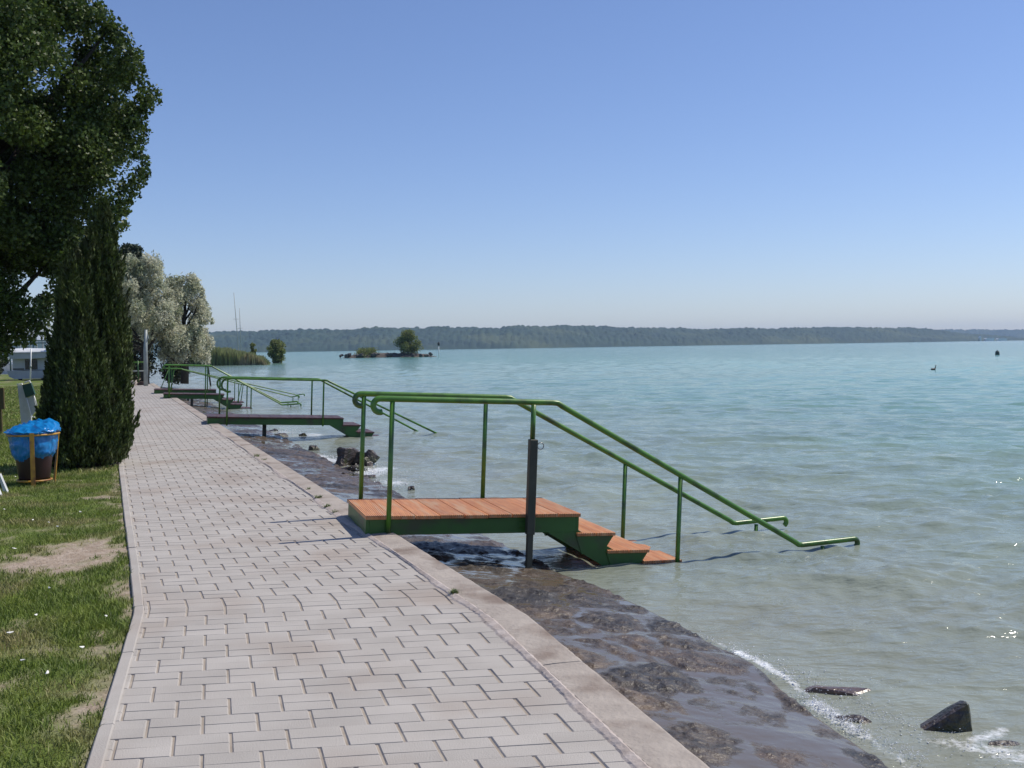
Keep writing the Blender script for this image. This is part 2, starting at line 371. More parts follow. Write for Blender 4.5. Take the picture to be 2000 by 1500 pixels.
# ------------------------------------------------------------------ path of pavers
def make_path():
    U = 0.216; W = 0.21; vs = []; fs = []; mi = []
    def block(O, A, u0, u1, v0, v1, ce, cl):
        zj = 0.002*(random.random()-.5); tl = [0.0015*(random.random()-.5) for _ in range(4)]
        b = len(vs)
        for (a, c) in ((u0, v0), (u1, v0), (u1, v1), (u0, v1)):
            q = O + CD*a + A*c; vs.append((q[0], q[1], -0.0075))
        for k, (a, c) in enumerate(((u0+ce, v0+cl), (u1-ce, v0+cl), (u1-ce, v1-cl), (u0+ce, v1-cl))):
            q = O + CD*a + A*c; vs.append((q[0], q[1], zj+tl[k]))
        for i in range(4): fs.append((b+i, b+(i+1) % 4, b+4+(i+1) % 4, b+4+i)); mi.append(0)
        fs.append((b+4, b+5, b+6, b+7)); mi.append(0)
    for A, v_lo, v_hi in ((ND, -33*W, 0.0), (FD, 0.0, PEND)):
        k = 0; n = int(round((v_hi-v_lo)/W))
        for c in range(n):
            v0 = v_lo+c*W
            off = (0.5*U if c % 2 else 0)
            for j in range(-1, 12):
                a = j*U+off+0.02
                if a+U < 0: continue
                uo = a + 0.002*(random.random()-.5)
                vc = v0+W/2; um = 9.0
                for dd_ in (ND, FD):
                    nn = np.array([dd_[1], -dd_[0]]); um = min(um, (-.205-float(np.dot(L0+A*vc-R0, nn)))/float(np.dot(CD, nn)))
                b0 = max(uo+.003, -.012); b1 = min(uo+U-.003, um)
                if b1-b0 < .014: continue
                for h in (0, 1):
                    lo = v0+h*W/2; block(L0, A, b0, b1, lo+.0006, lo+W/2-.0006, .0065, .0017)
    b = len(vs)
    # sand bed
    bed = [(-7.2, ND), (0, ND), (PEND, FD)]
    for v, A in bed:
        for u in (0, 1.93):
            q = L0 + A*v + CD*u; vs.append((q[0], q[1], -0.0062))
    for i in range(2): fs.append((b+2*i, b+2*i+1, b+2*i+3, b+2*i+2)); mi.append(1)
    me = bpy.data.meshes.new('path'); me.from_pydata(vs, [], fs); me.materials.append(M_paver); me.materials.append(M_sand)
    me.polygons.foreach_set('material_index', mi); me.update()
    o = bpy.data.objects.new('path', me); COL.objects.link(o); tag(o, kind='structure')
make_path()

def strip(name, line_pts, prof, m, seglen=1.0, gap=0.004, sub=8, jit=0.0, seed=0):
    """kerb stones swept along a polyline; prof = list of (offset to the right, z)"""
    rng = random.Random(seed); mb = MB()
    cum = [0]
    for a, b in zip(line_pts, line_pts[1:]): cum.append(cum[-1]+float(np.hypot(*(b-a))))
    def at(s):
        for i in range(len(cum)-1):
            if s <= cum[i+1] or i == len(cum)-2:
                t = (s-cum[i])/(cum[i+1]-cum[i]); p = line_pts[i]+(line_pts[i+1]-line_pts[i])*t; d = (line_pts[i+1]-line_pts[i])/(cum[i+1]-cum[i])
                return p, np.array([d[1], -d[0]])
    s = 0
    while s < cum[-1]-0.05:
        e = min(s+seglen*rng.uniform(.96, 1.04), cum[-1]); dz = rng.uniform(-1, 1)*.0025; dx = rng.uniform(-1, 1)*.003
        vs = []; k = len(prof)
        for i in range(sub+1):
            p, nn = at(s+gap/2+(e-s-gap)*i/sub)
            ed = 0.004 if i in (0, sub) else 0
            for j, (o, z) in enumerate(prof):
                top = z > -.05
                jx = rng.uniform(-1, 1)*jit if top else 0; jz = rng.uniform(-1, 1)*jit*.4 if top else 0
                q = p+nn*(o+dx+jx); vs.append((q[0], q[1], z+dz+jz-(ed if top else 0)))
        fs = [(i*k+j, i*k+j+1, (i+1)*k+j+1, (i+1)*k+j) for i in range(sub) for j in range(k-1)]
        fs += [tuple(range(k-1, -1, -1)), tuple(range(sub*k, sub*k+k))]
        mb.add(vs, fs); s = e
    return mb.build(name, m)
rp = [R0+ND*-7, R0+ND*-0.6, R0+(FD+ND)*.02, R0+FD*.8, R0+FD*(PEND+1)]
kb = strip('kerb', rp, [(-.225, -.05), (-.217, .004), (-.208, .0115), (-.15, .014), (-.08, .014), (-.02, .012), (-.004, .004), (0, -.012), (.004, -.2), (0, -.7)], M_kerb, seglen=2.0, sub=40, jit=.0022, gap=.006, seed=2)
tag(kb, kind='structure')
lp = [L0+ND*-7, L0+ND*-0.5, L0+ND*-.05, L0+FD*.5, L0+FD*PEND]
eg = strip('path_edging', lp, [(-.062, -.06), (-.06, .004), (-.054, .010), (-.008, .010), (-.002, .004), (0, -.02)], M_paver, seglen=1.0, sub=5, jit=.0006, seed=5)
tag(eg, kind='structure')
def cement():
    rng = np.random.default_rng(5); v = np.arange(-7, 16, .02); vs = []; fs = []
    P = right_pt(v)
    for i, vv in enumerate(v):
        d = ND if vv < 0 else FD; nn = np.array([d[1], -d[0]])
        wdt = .028+.035*float(vnoise(np.array([vv*5.0]), np.array([1.0]), 3)[0])+.012*rng.random(); wdt *= max(.15, min(1, 1.25-float(vnoise(np.array([vv*1.1]), np.array([7.]), 9)[0])*1.5))
        for o, z in ((-.207, .012), (-.219, .0165), (-.223-wdt*.6, .007), (-.225-wdt, -.006)):
            q = P[i]+nn*(o+.0012*rng.normal()); vs.append((q[0], q[1], z+.0005*rng.normal()))
    for i in range(len(v)-1):
        for j in range(3): fs.append((i*4+j, i*4+j+4, i*4+j+5, i*4+j+1))
    mb = MB(); mb.add(vs, fs); tag(mb.build('cement_joint', M_cement), kind='structure')
cement()

# ------------------------------------------------------------------ washed stone ledge
def make_ledge():
    v = np.concatenate([np.arange(-5, 3.5, .018), np.arange(3.5, 14, .04), np.arange(14, PEND+4, .12)])
    u = np.concatenate([np.linspace(-.01, 1.62, 92), [1.66, 1.72, 1.8, 1.95]])
    P = right_pt(v); d = np.where(v[:, None] < 0, ND, FD); nn = np.stack([d[:, 1], -d[:, 0]], 1)
    Wd = 1.36+.07*(fbm(v*1.1, v*0+3, 6)-.5)*2 - .15*np.clip(-v, 0, 3)
    US = u[None, :]*(Wd/1.5)[:, None]
    X = P[:, None, 0]+nn[:, None, 0]*US; Y = P[:, None, 1]+nn[:, None, 1]*US
    base = -.235-.155*np.clip(u/1.5, 0, 1)**1.2
    d1, d2, idv = cells(X*2.1+.3*fbm(X*4, Y*4, 1), Y*2.1+.3*fbm(X*4, Y*4, 2), 3)
    stone = np.clip((d2-d1)*3.0, 0, 1)
    H = base[None, :] + (stone**.5-.75)*.030 + (idv-.5)*.022 + (fbm(X*14, Y*14, 14)-.5)*.045 + (fbm(X*45, Y*45, 19)-.5)*.012 + (fbm(X*3, Y*3, 15)-.5)*.04
    drop = np.where(u > 1.5, -(u-1.5)*1.6, 0)
    H = H + drop[None, :]
    film = base[None, :]+.004+.014*(fbm(X*1.3, Y*1.3, 40)-.5)*2 + 0.007*(fbm(X*4, Y*9, 8)-.5) + .0028*(fbm(X*14, Y*26, 9)-.5) + drop[None, :]*2
    wet = np.clip((film-H)/.012, 0, 1)
    Z = np.maximum(H, film)
    V = np.stack([X, Y, Z], -1).reshape(-1, 3)
    m = bpy.data.materials.new('washed_stone'); m.use_nodes = True; n = m.node_tree.nodes; L = m.node_tree.links; p = n['Principled BSDF']
    at = n.new('ShaderNodeAttribute'); at.attribute_name = 'wet'; ids = n.new('ShaderNodeAttribute'); ids.attribute_name = 'stone'
    tc = n.new('ShaderNodeTexCoord')
    cr = n.new('ShaderNodeValToRGB'); L.new(ids.outputs['Fac'], cr.inputs[0]); e = cr.color_ramp.elements
    e[0].color = (.07, .056, .042, 1); e[1].color = (.13, .095, .064, 1); q = e.new(.35); q.color = (.11, .08, .058, 1); q = e.new(.7); q.color = (.055, .048, .04, 1)
    nz = n.new('ShaderNodeTexNoise'); nz.inputs['Scale'].default_value = 9; nz.inputs['Detail'].default_value = 6; L.new(tc.outputs['Object'], nz.inputs['Vector'])
    mr = n.new('ShaderNodeMapRange'); mr.inputs[1].default_value = .35; mr.inputs[2].default_value = .65; mr.inputs[3].default_value = .5; mr.inputs[4].default_value = 1.3; L.new(nz.outputs[0], mr.inputs[0])
    hs = n.new('ShaderNodeHueSaturation'); L.new(cr.outputs[0], hs.inputs['Color']); L.new(mr.outputs[0], hs.inputs['Value'])
    mx = n.new('ShaderNodeMix'); mx.data_type = 'RGBA'; L.new(at.outputs['Fac'], mx.inputs[0]); L.new(hs.outputs[0], mx.inputs[6]); mx.inputs[7].default_value = (.13, .105, .075, 1)
    L.new(mx.outputs[2], p.inputs['Base Color'])
    r2 = n.new('ShaderNodeMapRange'); r2.inputs[3].default_value = .42; r2.inputs[4].default_value = .07; L.new(at.outputs['Fac'], r2.inputs[0]); L.new(r2.outputs[0], p.inputs['Roughness'])
    p.inputs['Specular IOR Level'].default_value = .42
    nb = n.new('ShaderNodeTexNoise'); nb.inputs['Scale'].default_value = 30; nb.inputs['Detail'].default_value = 5; L.new(tc.outputs['Object'], nb.inputs['Vector'])
    inv = n.new('ShaderNodeMapRange'); inv.inputs[3].default_value = 1.0; inv.inputs[4].default_value = .06; L.new(at.outputs['Fac'], inv.inputs[0])
    bp = n.new('ShaderNodeBump'); bp.inputs['Distance'].default_value = .02; L.new(inv.outputs[0], bp.inputs['Strength']); L.new(nb.outputs[0], bp.inputs['Height']); L.new(bp.outputs[0], p.inputs['Normal'])
    tag(npmesh('shore_ledge', V, gridfaces(len(v), len(u)), m, smooth=True, attrs={'wet': wet.ravel(), 'stone': idv.ravel()}), kind='structure')
make_ledge()

# ------------------------------------------------------------------ bathing platforms
def arc_hook(s, z, r, ang=200, n=10, sgn=-1):
    """points of a hook curling down from a rail end at (s,z), rail coming from +s when sgn=-1"""
    out = []
    for i in range(n+1):
        a = R(90+ang*(n-i)/n) if sgn < 0 else R(90-ang*i/n)
        out.append((s+r*math.cos(a), z-r+r*math.sin(a)))
    return out
def platform(loc, rz, tilt, label, boards, length, rail_z, rails, steps, hookr, mwood, pillar=None, width=1.0, lower=True, low_support=None, beam=0.135, rr=.025, stringer_end=None, groupn='bathing platforms with green handrails along the walk'):
    root = thing('bathing_platform', loc, label, 'bathing platform', groupn, rz)
    root.rotation_euler = (0, tilt, rz)
    Z0 = .165
    dk = MB(); bw = length/boards
    for i in range(boards):
        a = i*bw; dz = random.uniform(-.002, .002); e = random.uniform(-.006, .006)
        dk.box((a+.003, -.012+e, Z0-.03+dz), (a+bw-.003, width+.012+e, Z0+dz), c=.003)
    dk.build('deck', mwood, root)
    fr = MB()
    for t in (.02, width-.05): fr.box((.04, t, Z0-.03-beam), (length-.03, t+.03, Z0-.031), c=.003)
    fr.box((.012, .022, Z0-.03-beam+.004), (.039, width-.024, Z0-.033)); fr.box((length-.03, .022, Z0-.03-beam+.003), (length-.012, width-.024, Z0-.033))
    for q in (.33, .66): fr.box((length*q, .05, Z0-.12), (length*q+.05, width-.05, Z0-.034))
    fr.box((.55*length, .012, Z0-.046), (.64*length, .0195, Z0-.040), c=.001)
    fr.box((.70*length, .0105, Z0-.115), (.735*length, .0198, Z0-.07), c=.002)
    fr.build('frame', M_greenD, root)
    slp = .53
    for t in (.021, width-.049):
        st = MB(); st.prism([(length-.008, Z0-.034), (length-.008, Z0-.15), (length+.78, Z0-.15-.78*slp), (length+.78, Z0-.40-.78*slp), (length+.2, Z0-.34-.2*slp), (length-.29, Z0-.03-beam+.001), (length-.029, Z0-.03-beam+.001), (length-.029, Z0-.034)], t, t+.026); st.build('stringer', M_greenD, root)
    for (a, b, z) in steps:
        tr = MB(); h = (b-a)/2
        for k in (0, 1): tr.box((a+k*h+.003, -.01, Z0+z-.028), (a+(k+1)*h-.003, width+.01, Z0+z), c=.003)
        so_ = tr.build('step', mwood, root)
        for t in (.015, width-.045):
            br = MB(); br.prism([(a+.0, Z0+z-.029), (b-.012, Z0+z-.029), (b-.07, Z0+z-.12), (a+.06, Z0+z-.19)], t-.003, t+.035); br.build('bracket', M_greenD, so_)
    for (t, h0, bend, lowb, lowz, end, posts, stubs) in rails:
        tu = MB(); pts = []
        for s_, z_ in arc_hook(h0+hookr*.0, Z0+rail_z, hookr): pts.append((s_, t, z_))
        pts += [(h0+.3, t, Z0+rail_z), (bend-.04, t, Z0+rail_z), (bend+.01, t, Z0+rail_z-.004), (bend+.05, t, Z0+rail_z-.028)]
        if lower:
            pts += [(lowb-.04, t, Z0+lowz+.03), (lowb, t, Z0+lowz+.004), (lowb+.04, t, Z0+lowz)]
            for s_, z_ in arc_hook(end, Z0+lowz+.045, .04, 150, 8, 1): pts.append((s_, t, z_))
        else:
            pts += [(lowb, t, Z0+lowz)]
        tu.tube(pts, rr, 12)
        ro = tu.build('handrail', M_green, root)
        def rz_at(s):
            if s <= bend: return Z0+rail_z
            if s >= lowb: return Z0+lowz
            return Z0+rail_z+(lowz-rail_z)*(s-bend)/(lowb-bend)
        for (s, zb, lean) in posts:
            pm = MB(); pm.tube([(s+lean, t, rz_at(s+lean)-rr*.6), (s, t, zb)], rr*.82, 10)
            pm.build('post', M_green, ro)
        for (s, zb) in stubs:
            pm = MB(); pm.tube([(s, t, rz_at(s)-rr*.6), (s, t, zb)], rr*.8, 10); pm.build('post', M_green, ro)
    if pillar:
        s, t, zt, zb, w_ = pillar
        pm = MB(); pm.box((s-w_/2, t-w_/2, .0), (s+w_/2, t+w_/2, zt), c=.004); pm.box((s-w_*.36, t-w_*.36, zb), (s+w_*.36, t+w_*.36, .01), c=.003)
        pm.box((s-w_/2-.03, t-w_/2-.02, zb), (s+w_/2+.03, t+w_/2+.02, zb+.02), c=.003)
        po = pm.build('pillar', M_pillar, root)
        rg = MB(); cx, cz = s+w_/2+.034, zt-.055
        rg.tube([(cx+.028*math.cos(a), t, cz+.028*math.sin(a)) for a in [2*math.pi*i/16 for i in range(17)]], .004, 6, cap=False)
        rg.build('ring', M_steel, po)
        um = MB(); um.tube([(s-.006, t, Z0+rail_z-.02), (s-.006, t, zt-.02)], rr*.85, 10); um.build('post', M_green, root)
    if low_support:
        for (s, t, zb) in low_support:
            pm = MB(); pm.box((s-.04, t-.04, zb), (s+.04, t+.04, Z0-.035-beam), c=.003); pm.build('support', M_pillar, root)
    return root
RZ = R(17.5); TL = R(3.0)
rails1 = [(.035-.045, .09, 1.60, 4.02, -.315, 4.62, [(.19, -.02, 0.0), (2.79, -.62, 0.0)], [(4.28, -.62)]),
          (1.01, .10, 1.50, 3.92, -.275, 4.50, [(.127, .14, 0.0), (1.27, .14, 0.0), (2.71, -.62, 0.0)], [(4.19, -.62)])]
p1 = platform((-1.205, 8.19, 0.0), RZ, TL, 'nearest bathing platform, with new orange-brown boards and three steps down into the lake', 9, 1.86, .945, rails1,
     [(1.83, 2.19, -.17), (2.12, 2.52, -.325), (2.46, 2.84, -.425)], .055, M_wood, pillar=(1.385, -.055, .80, -.36, .068))
rails2 = [(-.01, .42, 2.45, 5.1, -.42, 0, [(.40, -.02, 0), (2.38, -.02, 0)], []),
          (1.01, .36, 2.40, 4.8, -.42, 0, [(.275, .14, 0), (2.25, .14, 0)], [])]
p2 = platform((-6.33, 21.15, 0.0), RZ, R(2.6), 'second bathing platform from the front, long with weathered dark red boards', 13, 2.83, .80, rails2,
     [(2.80, 3.2, -.15), (3.12, 3.5, -.30), (3.44, 3.85, -.43)], .14, M_woodold, width=1.0, lower=False, low_support=[(1.2, .5, -.6)], rr=.022)
rails3 = [(-.01, .05, 1.50, 3.80, -.33, 4.4, [(.19, -.02, 0), (1.32, -.35, 0), (2.79, -.62, 0)], [(4.1, -.62)]),
          (1.01, .05, 1.50, 3.85, -.30, 4.4, [(.15, .14, 0), (1.40, -.35, 0), (2.71, -.62, 0)], [(4.1, -.62)])]
p3 = platform((-11.40, 33.4, 0.0), RZ, R(2.4), 'third bathing platform from the front, dark boards and bright sunlit sloping handrail', 9, 1.86, .93, rails3,
     [(1.83, 2.19, -.17), (2.12, 2.52, -.325), (2.46, 2.84, -.455)], .055, M_woodold, low_support=[(.9, .1, -.6)])
rails4 = [(-.01, .30, .95, 4.9, -.25, 5.2, [(.55, -.02, .16), (.62, -.02, 0), (2.9, -.62, .2), (3.0, -.62, .0)], [(5.0, -.62)]),
          (1.01, .30, .95, 5.2, -.22, 5.5, [(.15, -.02, .35), (2.9, -.62, .0), (3.1, -.62, .12)], [(5.3, -.62)])]
p4 = platform((-13.1, 37.4, 0.0), RZ, R(2.0), 'farthest bathing platform by the silver trees, with leaning handrail posts', 10, 2.2, .76, rails4,
     [(2.18, 2.5, -.17), (2.45, 2.85, -.325), (2.8, 3.2, -.455)], .05, M_woodold, low_support=[(1.2, .1, -.6)], rr=.02)

# ------------------------------------------------------------------ rocks, foam and modelled sun glints
def rock(name, loc, size, label, group=None, seed=0, m=None, pts=None, sub=2, rough=.1, cat='rock', rz=0.0):
    rng = random.Random(seed); bm = bmesh.new()
    if pts is None:
        pts = []
        for i in range(16):
            v = Vector((rng.gauss(0, 1), rng.gauss(0, 1), rng.gauss(0, 1))).normalized()*rng.uniform(.75, 1)
            pts.append((v.x*size[0]/2, v.y*size[1]/2, v.z*size[2]/2))
    for q in pts: bm.verts.new(q)
    r = bmesh.ops.convex_hull(bm, input=bm.verts[:])
    bmesh.ops.delete(bm, geom=[g for g in r['geom_interior'] if isinstance(g, bmesh.types.BMVert)], context='VERTS')
    bmesh.ops.triangulate(bm, faces=bm.faces[:])
    bmesh.ops.subdivide_edges(bm, edges=bm.edges[:], cuts=3, use_grid_fill=True)
    bmesh.ops.smooth_vert(bm, verts=bm.verts[:], factor=.35, use_axis_x=True, use_axis_y=True, use_axis_z=True)
    mx = max(size)
    for v in bm.verts:
        c = v.co; f = (float(vnoise(np.array([c.x/mx*5+seed]), np.array([c.y/mx*5+c.z/mx*4]), seed)[0])-.5)
        v.co += v.co.normalized()*f*mx*rough
    me = bpy.data.meshes.new(name); bm.to_mesh(me); bm.free(); me.materials.append(m or M_rock)
    o = bpy.data.objects.new(name, me); COL.objects.link(o); o.location = loc; o.rotation_euler = (0, 0, rz)
    return tag(o, label, cat, group)
q = G(1835, 1425, WATER)
rock('pointed_rock', (q.x, q.y, WATER), (.3, .2, .2), 'pointed black rock standing out of the lake in the foreground', pts=[(-.17, -.03, -.03), (-.18, .05, -.05), (.12, -.05, .145), (.13, .03, .15), (.15, .0, .13), (.145, -.05, -.06), (.11, .1, -.06), (0, -.07, -.06), (-.05, .08, .0), (-.06, -.05, .04)], rough=.06, seed=4)
q = G(1960, 1455, WATER); rock('low_rock', (q.x, q.y, WATER-.03), (.3, .2, .12), 'low dark rock awash right of the pointed black rock', seed=8)
q = G(1640, 1352, WATER); rock('submerged_rock', (q.x, q.y, WATER-.012), (.55, .26, .18), 'flat brown rock just awash beside the ledge, farther one', seed=12, rz=-.35, m=mat('brown_wet_rock', (.13, .085, .065), (.08, .055, .045), rough=.25, scale=8, bump=.5))
q = G(1665, 1408, WATER); rock('submerged_rock', (q.x, q.y, WATER-.015), (.30, .1, .10), 'small dark rock awash against the ledge in the splash', seed=13, rz=-.6)
for px_, py_, sz_, dz_, lab_, sd_ in ((672, 912, (.62, .5, .55), .08, 'tall black wet boulder behind the near platform posts', 21), (712, 910, (.5, .42, .44), .05, 'rounded black wet boulder touching the tall one on its right', 23), (694, 922, (.42, .4, .3), .02, 'dark low boulder in front of the gap between the two black boulders', 24)):
    q = G(px_, py_, WATER); rock('boulder', (q.x, q.y+.1, WATER+dz_), sz_, lab_, seed=sd_, rough=.4)
q = G(610, 880, WATER); rock('boulder', (q.x, q.y, WATER), (.38, .3, .26), 'small dark boulder standing alone left of the black boulders', seed=22)
q = G(722, 935, WATER); rock('boulder', (q.x, q.y, WATER), (.34, .25, .2), 'small wet boulder at the right foot of the black boulders', seed=25)
q = G(690, 940, WATER); rock('boulder', (q.x-.1, q.y+.3, WATER+.03), (.34, .25, .22), 'brown wet boulder at the ledge below the black boulders', seed=29)
q = G(805, 957, WATER); rock('boulder', (q.x, q.y, WATER), (.16, .14, .16), 'lone small boulder in the foam right of the near post', seed=26)
for i, (px, py, s) in enumerate(((440, 812, .4), (465, 808, .35), (500, 811, .5), (522, 806, .4), (548, 845, .5), (592, 843, .3), (535, 835, .35))):
    q = G(px, py+8, WATER); rock('shore_rock', (q.x, q.y, WATER), (s, s*.7, s*.5), 'small wet rock in the shallows around the second platform', 'rocks in the shallows around the second platform', seed=40+i)

def foam():  # white drops for spray and foam, also sun glints modelled as bright specks
    rng = np.random.default_rng(9); C = []
    def line(p0, p1, n, sp, zs=.03, dens=1.0):
        a = G(*p0, WATER); b = G(*p1, WATER); t = rng.random(n); t = t
        x = a.x+(b.x-a.x)*t+rng.normal(0, sp, n); y = a.y+(b.y-a.y)*t+rng.normal(0, sp*1.4, n); z = WATER+.01+np.abs(rng.normal(0, zs, n))
        C.append(np.stack([x, y, z], 1))
    line((1370, 1248), (1480, 1295), 130, .012, .02); line((1430, 1270), (1560, 1340), 260, .02, .03); line((1560, 1360), (1690, 1445), 900, .04, .02)
    line((1590, 1375), (1680, 1435), 400, .018, .012); line((1500, 1300), (1760, 1420), 600, .07, .015); line((1700, 1400), (1990, 1490), 450, .085, .012)
    line((1640, 1340), (1800, 1330), 60, .06, .01); line((1690, 1440), (1800, 1495), 260, .04, .02)
    line((640, 893), (668, 905), 120, .06, .04); line((700, 935), (745, 925), 260, .09, .06); line((735, 945), (790, 960), 220, .2, .04); line((545, 845), (580, 848), 260, .2, .05)
    line((700, 905), (790, 940), 100, .3, .03); line((1190, 1070), (1260, 1110), 0, .02)
    P = np.concatenate(C); keep = np.ones(len(P), bool)
    n = len(P); s = np.minimum(.0034, .0012*np.exp(rng.normal(.3, .5, n)))*np.clip(np.hypot(P[:, 0], P[:, 1])/5.5, 1, 3)
    octa = np.array([[1, 0, 0], [-1, 0, 0], [0, 1, 0], [0, -1, 0], [0, 0, 1], [0, 0, -1]])
    F = np.array([[0, 2, 4], [2, 1, 4], [1, 3, 4], [3, 0, 4], [2, 0, 5], [1, 2, 5], [3, 1, 5], [0, 3, 5]])
    V = (P[:, None, :]+octa[None]*(s[:, None]*rng.uniform(.6, 1.5, (n, 3))*np.array([1.5, 1.5, .6]))[:, None, :]).reshape(-1, 3)
    FF = (F[None]+(np.arange(n)*6)[:, None, None]).reshape(-1, 3)
    m = mat('foam_and_glint', (.8, .82, .84), rough=.15)
    tag(npmesh('foam', V, FF, m, smooth=True), 'white spray and foam drops, some standing in for sun glints, where waves break on the ledge and rocks', 'foam', kind='stuff')
foam()

# ------------------------------------------------------------------ grass
def make_grass():
    rng = np.random.default_rng(21)
    def field(n, v0, v1, umax, h, wd, pw=1.6):
        v = v0+(v1-v0)*rng.random(n)**pw; u = 0.065+(umax(v)-.065)*rng.random(n)
        P = left_pt(v)-CD[None]*u[:, None]; x = P[:, 0]; y = P[:, 1]
        b = bare(x, y); lush = fbm(x*2.2, y*2.2, 77)
        keep = (b < .30+rng.random(n)*.45) & (rng.random(n) < .45+lush)
        x = x[keep]; y = y[keep]; k = len(x); L = h*rng.uniform(.5, 1.35, k)*(.6+.8*lush[keep])*np.where(b[keep] > .3, .6, 1); W_ = wd*rng.uniform(.7, 1.4, k)
        th = rng.random(k)*6.283; lean = rng.uniform(.15, 1.1, k); la = rng.random(k)*6.283
        dx = np.cos(th)*W_/2; dy = np.sin(th)*W_/2; z0 = np.full(k, -.012)
        lx = np.cos(la)*lean*L; ly = np.sin(la)*lean*L
        V = np.stack([np.stack([x-dx, y-dy, z0], 1), np.stack([x+dx, y+dy, z0], 1),
                      np.stack([x+dx*.7+lx*.35, y+dy*.7+ly*.35, z0+L*.6], 1), np.stack([x-dx*.7+lx*.35, y-dy*.7+ly*.35, z0+L*.6], 1),
                      np.stack([x+lx, y+ly, z0+L*.95], 1)], 1).reshape(-1, 3)
        b0 = np.arange(k)*5
        F = np.concatenate([np.stack([b0, b0+1, b0+2], 1), np.stack([b0, b0+2, b0+3], 1), np.stack([b0+3, b0+2, b0+4], 1)])
        return V, F
    A = field(95000, -4.0, 7.5, lambda v: .55+.11*(v+4)+.18, .036, .0048, 1.0)
    B = field(40000, 7.5, 20, lambda v: 1.9+.12*(v-7), .05, .010, 1.0)
    C = field(26000, 20, 46, lambda v: 3.6+.12*(v-20), .06, .022, 1.0)
    V = []; F = []; o = 0
    for a, f in (A, B, C): V.append(a); F.append(f+o); o += len(a)
    m = mat('grass_blade', (.21, .265, .045), (.125, .18, .03), rough=.6, scale=3, island=.5, transl=.3, c3=(.30, .27, .11), s3=1.6)
    tag(npmesh('grass', np.concatenate(V), np.concatenate(F), m), 'short green lawn grass with trodden bare patches', 'grass', kind='stuff')
make_grass()
def weed(px, py, size, n, label, group=None, seed=0):
    rng = np.random.default_rng(seed); q = G(px, py)
    vs = []; fs = []
    for i in range(n):
        a = rng.random()*6.28; l = size*rng.uniform(.4, 1.2); w_ = size*.05; sx, sy = rng.normal(0, size*.25, 2); ln = rng.uniform(.3, 1.2)*l
        b = len(vs); c, s_ = math.cos(a), math.sin(a)
        vs += [(sx-s_*w_, sy+c*w_, 0), (sx+s_*w_, sy-c*w_, 0), (sx+c*ln*.5+s_*w_*.7, sy+s_*ln*.5-c*w_*.7, l*.55), (sx+c*ln*.5-s_*w_*.7, sy+s_*ln*.5+c*w_*.7, l*.55), (sx+c*ln, sy+s_*ln, l*.6)]
        fs += [(b, b+1, b+2, b+3), (b+3, b+2, b+4)]
    mb = MB(); mb.add(vs, fs); o = mb.build('weed_tuft', M_weed); o.location = (q.x, q.y, .004); return tag(o, label, 'weed', group)
M_weed = mat('weed_leaf', (.10, .16, .04), (.16, .17, .06), rough=.6, scale=6, island=.3, transl=.25)
weed(888, 1162, .045, 130, 'green weed tuft growing between pavers and kerb in the foreground', seed=1)
for i, (px, py, s, n) in enumerate(((640, 992, .05, 60), (622, 975, .06, 60), (603, 958, .05, 40), (655, 1003, .05, 30), (502, 893, .07, 40), (515, 900, .05, 25))):
    weed(px, py, s, n, 'sparse dry weed tuft in the kerb joint just past the near platform', 'weeds in the kerb joint', seed=10+i)
M_petal = mat('white_petal', (.75, .74, .68), rough=.6)
for i, (px, py) in enumerate(((97, 1156), (160, 1274), (28, 1078), (95, 1026), (113, 1034), (8, 1000), (64, 1021), (207, 1212), (45, 1300), (92, 1325), (20, 1245), (157, 1005), (30, 935), (70, 1210))):
    q = G(px, py); rng = random.Random(i+60); s = rng.uniform(.007, .012)
    mb = MB(); pts = []
    for k in range(8):
        a = 2*math.pi*k/8; pts.append((s*1.6*math.cos(a), s*.8*math.sin(a), .003*math.cos(2*a)))
    mb.add([(0, 0, .004)]+pts, [(0, k+1, (k+1) % 8+1) for k in range(8)]); mb.add([(0, 0, .001)]+[(x, y, z-.002) for x, y, z in pts], [(0, (k+1) % 8+1, k+1) for k in range(8)])
    o = mb.build('fallen_petal', M_petal); o.location = (q.x, q.y, .028); o.rotation_euler = (rng.uniform(-.3, .3), rng.uniform(-.3, .3), rng.uniform(0, 3)); tag(o, 'small white petal lying on the lawn beside the walk', 'petal', 'white petals on the lawn')

# ------------------------------------------------------------------ foliage tools
def cards(P, L, W_, rng, updir=None, upb=0.0, droop=False):
    n = len(P); d = rng.normal(size=(n, 3)); d /= np.linalg.norm(d, axis=1)[:, None]
    if updir is not None: d = d*(1-upb)+updir*upb; d /= np.linalg.norm(d, axis=1)[:, None]
    e = rng.normal(size=(n, 3)); e -= d*np.sum(e*d, 1)[:, None]; e /= np.linalg.norm(e, axis=1)[:, None]
    nn = np.cross(d, e)
    l = L*rng.uniform(.6, 1.3, n)[:, None]; w_ = W_*rng.uniform(.7, 1.2, n)[:, None]
    V = np.stack([P-d*l/2, P+e*w_/2+nn*w_*.12, P+d*l/2, P-e*w_/2+nn*w_*.12], 1).reshape(-1, 3)
    F = (np.arange(n)*4)[:, None]+np.arange(4)[None]
    return V, F
def clump_points(clumps, n, rng, shell=.35):
    """points spread through a list of (cx,cy,cz,rx,ry,rz) clumps, denser near each one's skin"""
    C = np.array(clumps, float); wts = (C[:, 3]*C[:, 4]*C[:, 5])**(2/3.); idx = rng.choice(len(C), n, p=wts/wts.sum())
    d = rng.normal(size=(n, 3)); d /= np.linalg.norm(d, axis=1)[:, None]; r = rng.random(n)**shell
    tw = .82+.36*vnoise(d[:, 0]*2.5+idx*3.1, d[:, 1]*2.5+d[:, 2]*2.1, 5)
    return C[idx, :3]+d*C[idx, 3:]*(r*tw)[:, None]
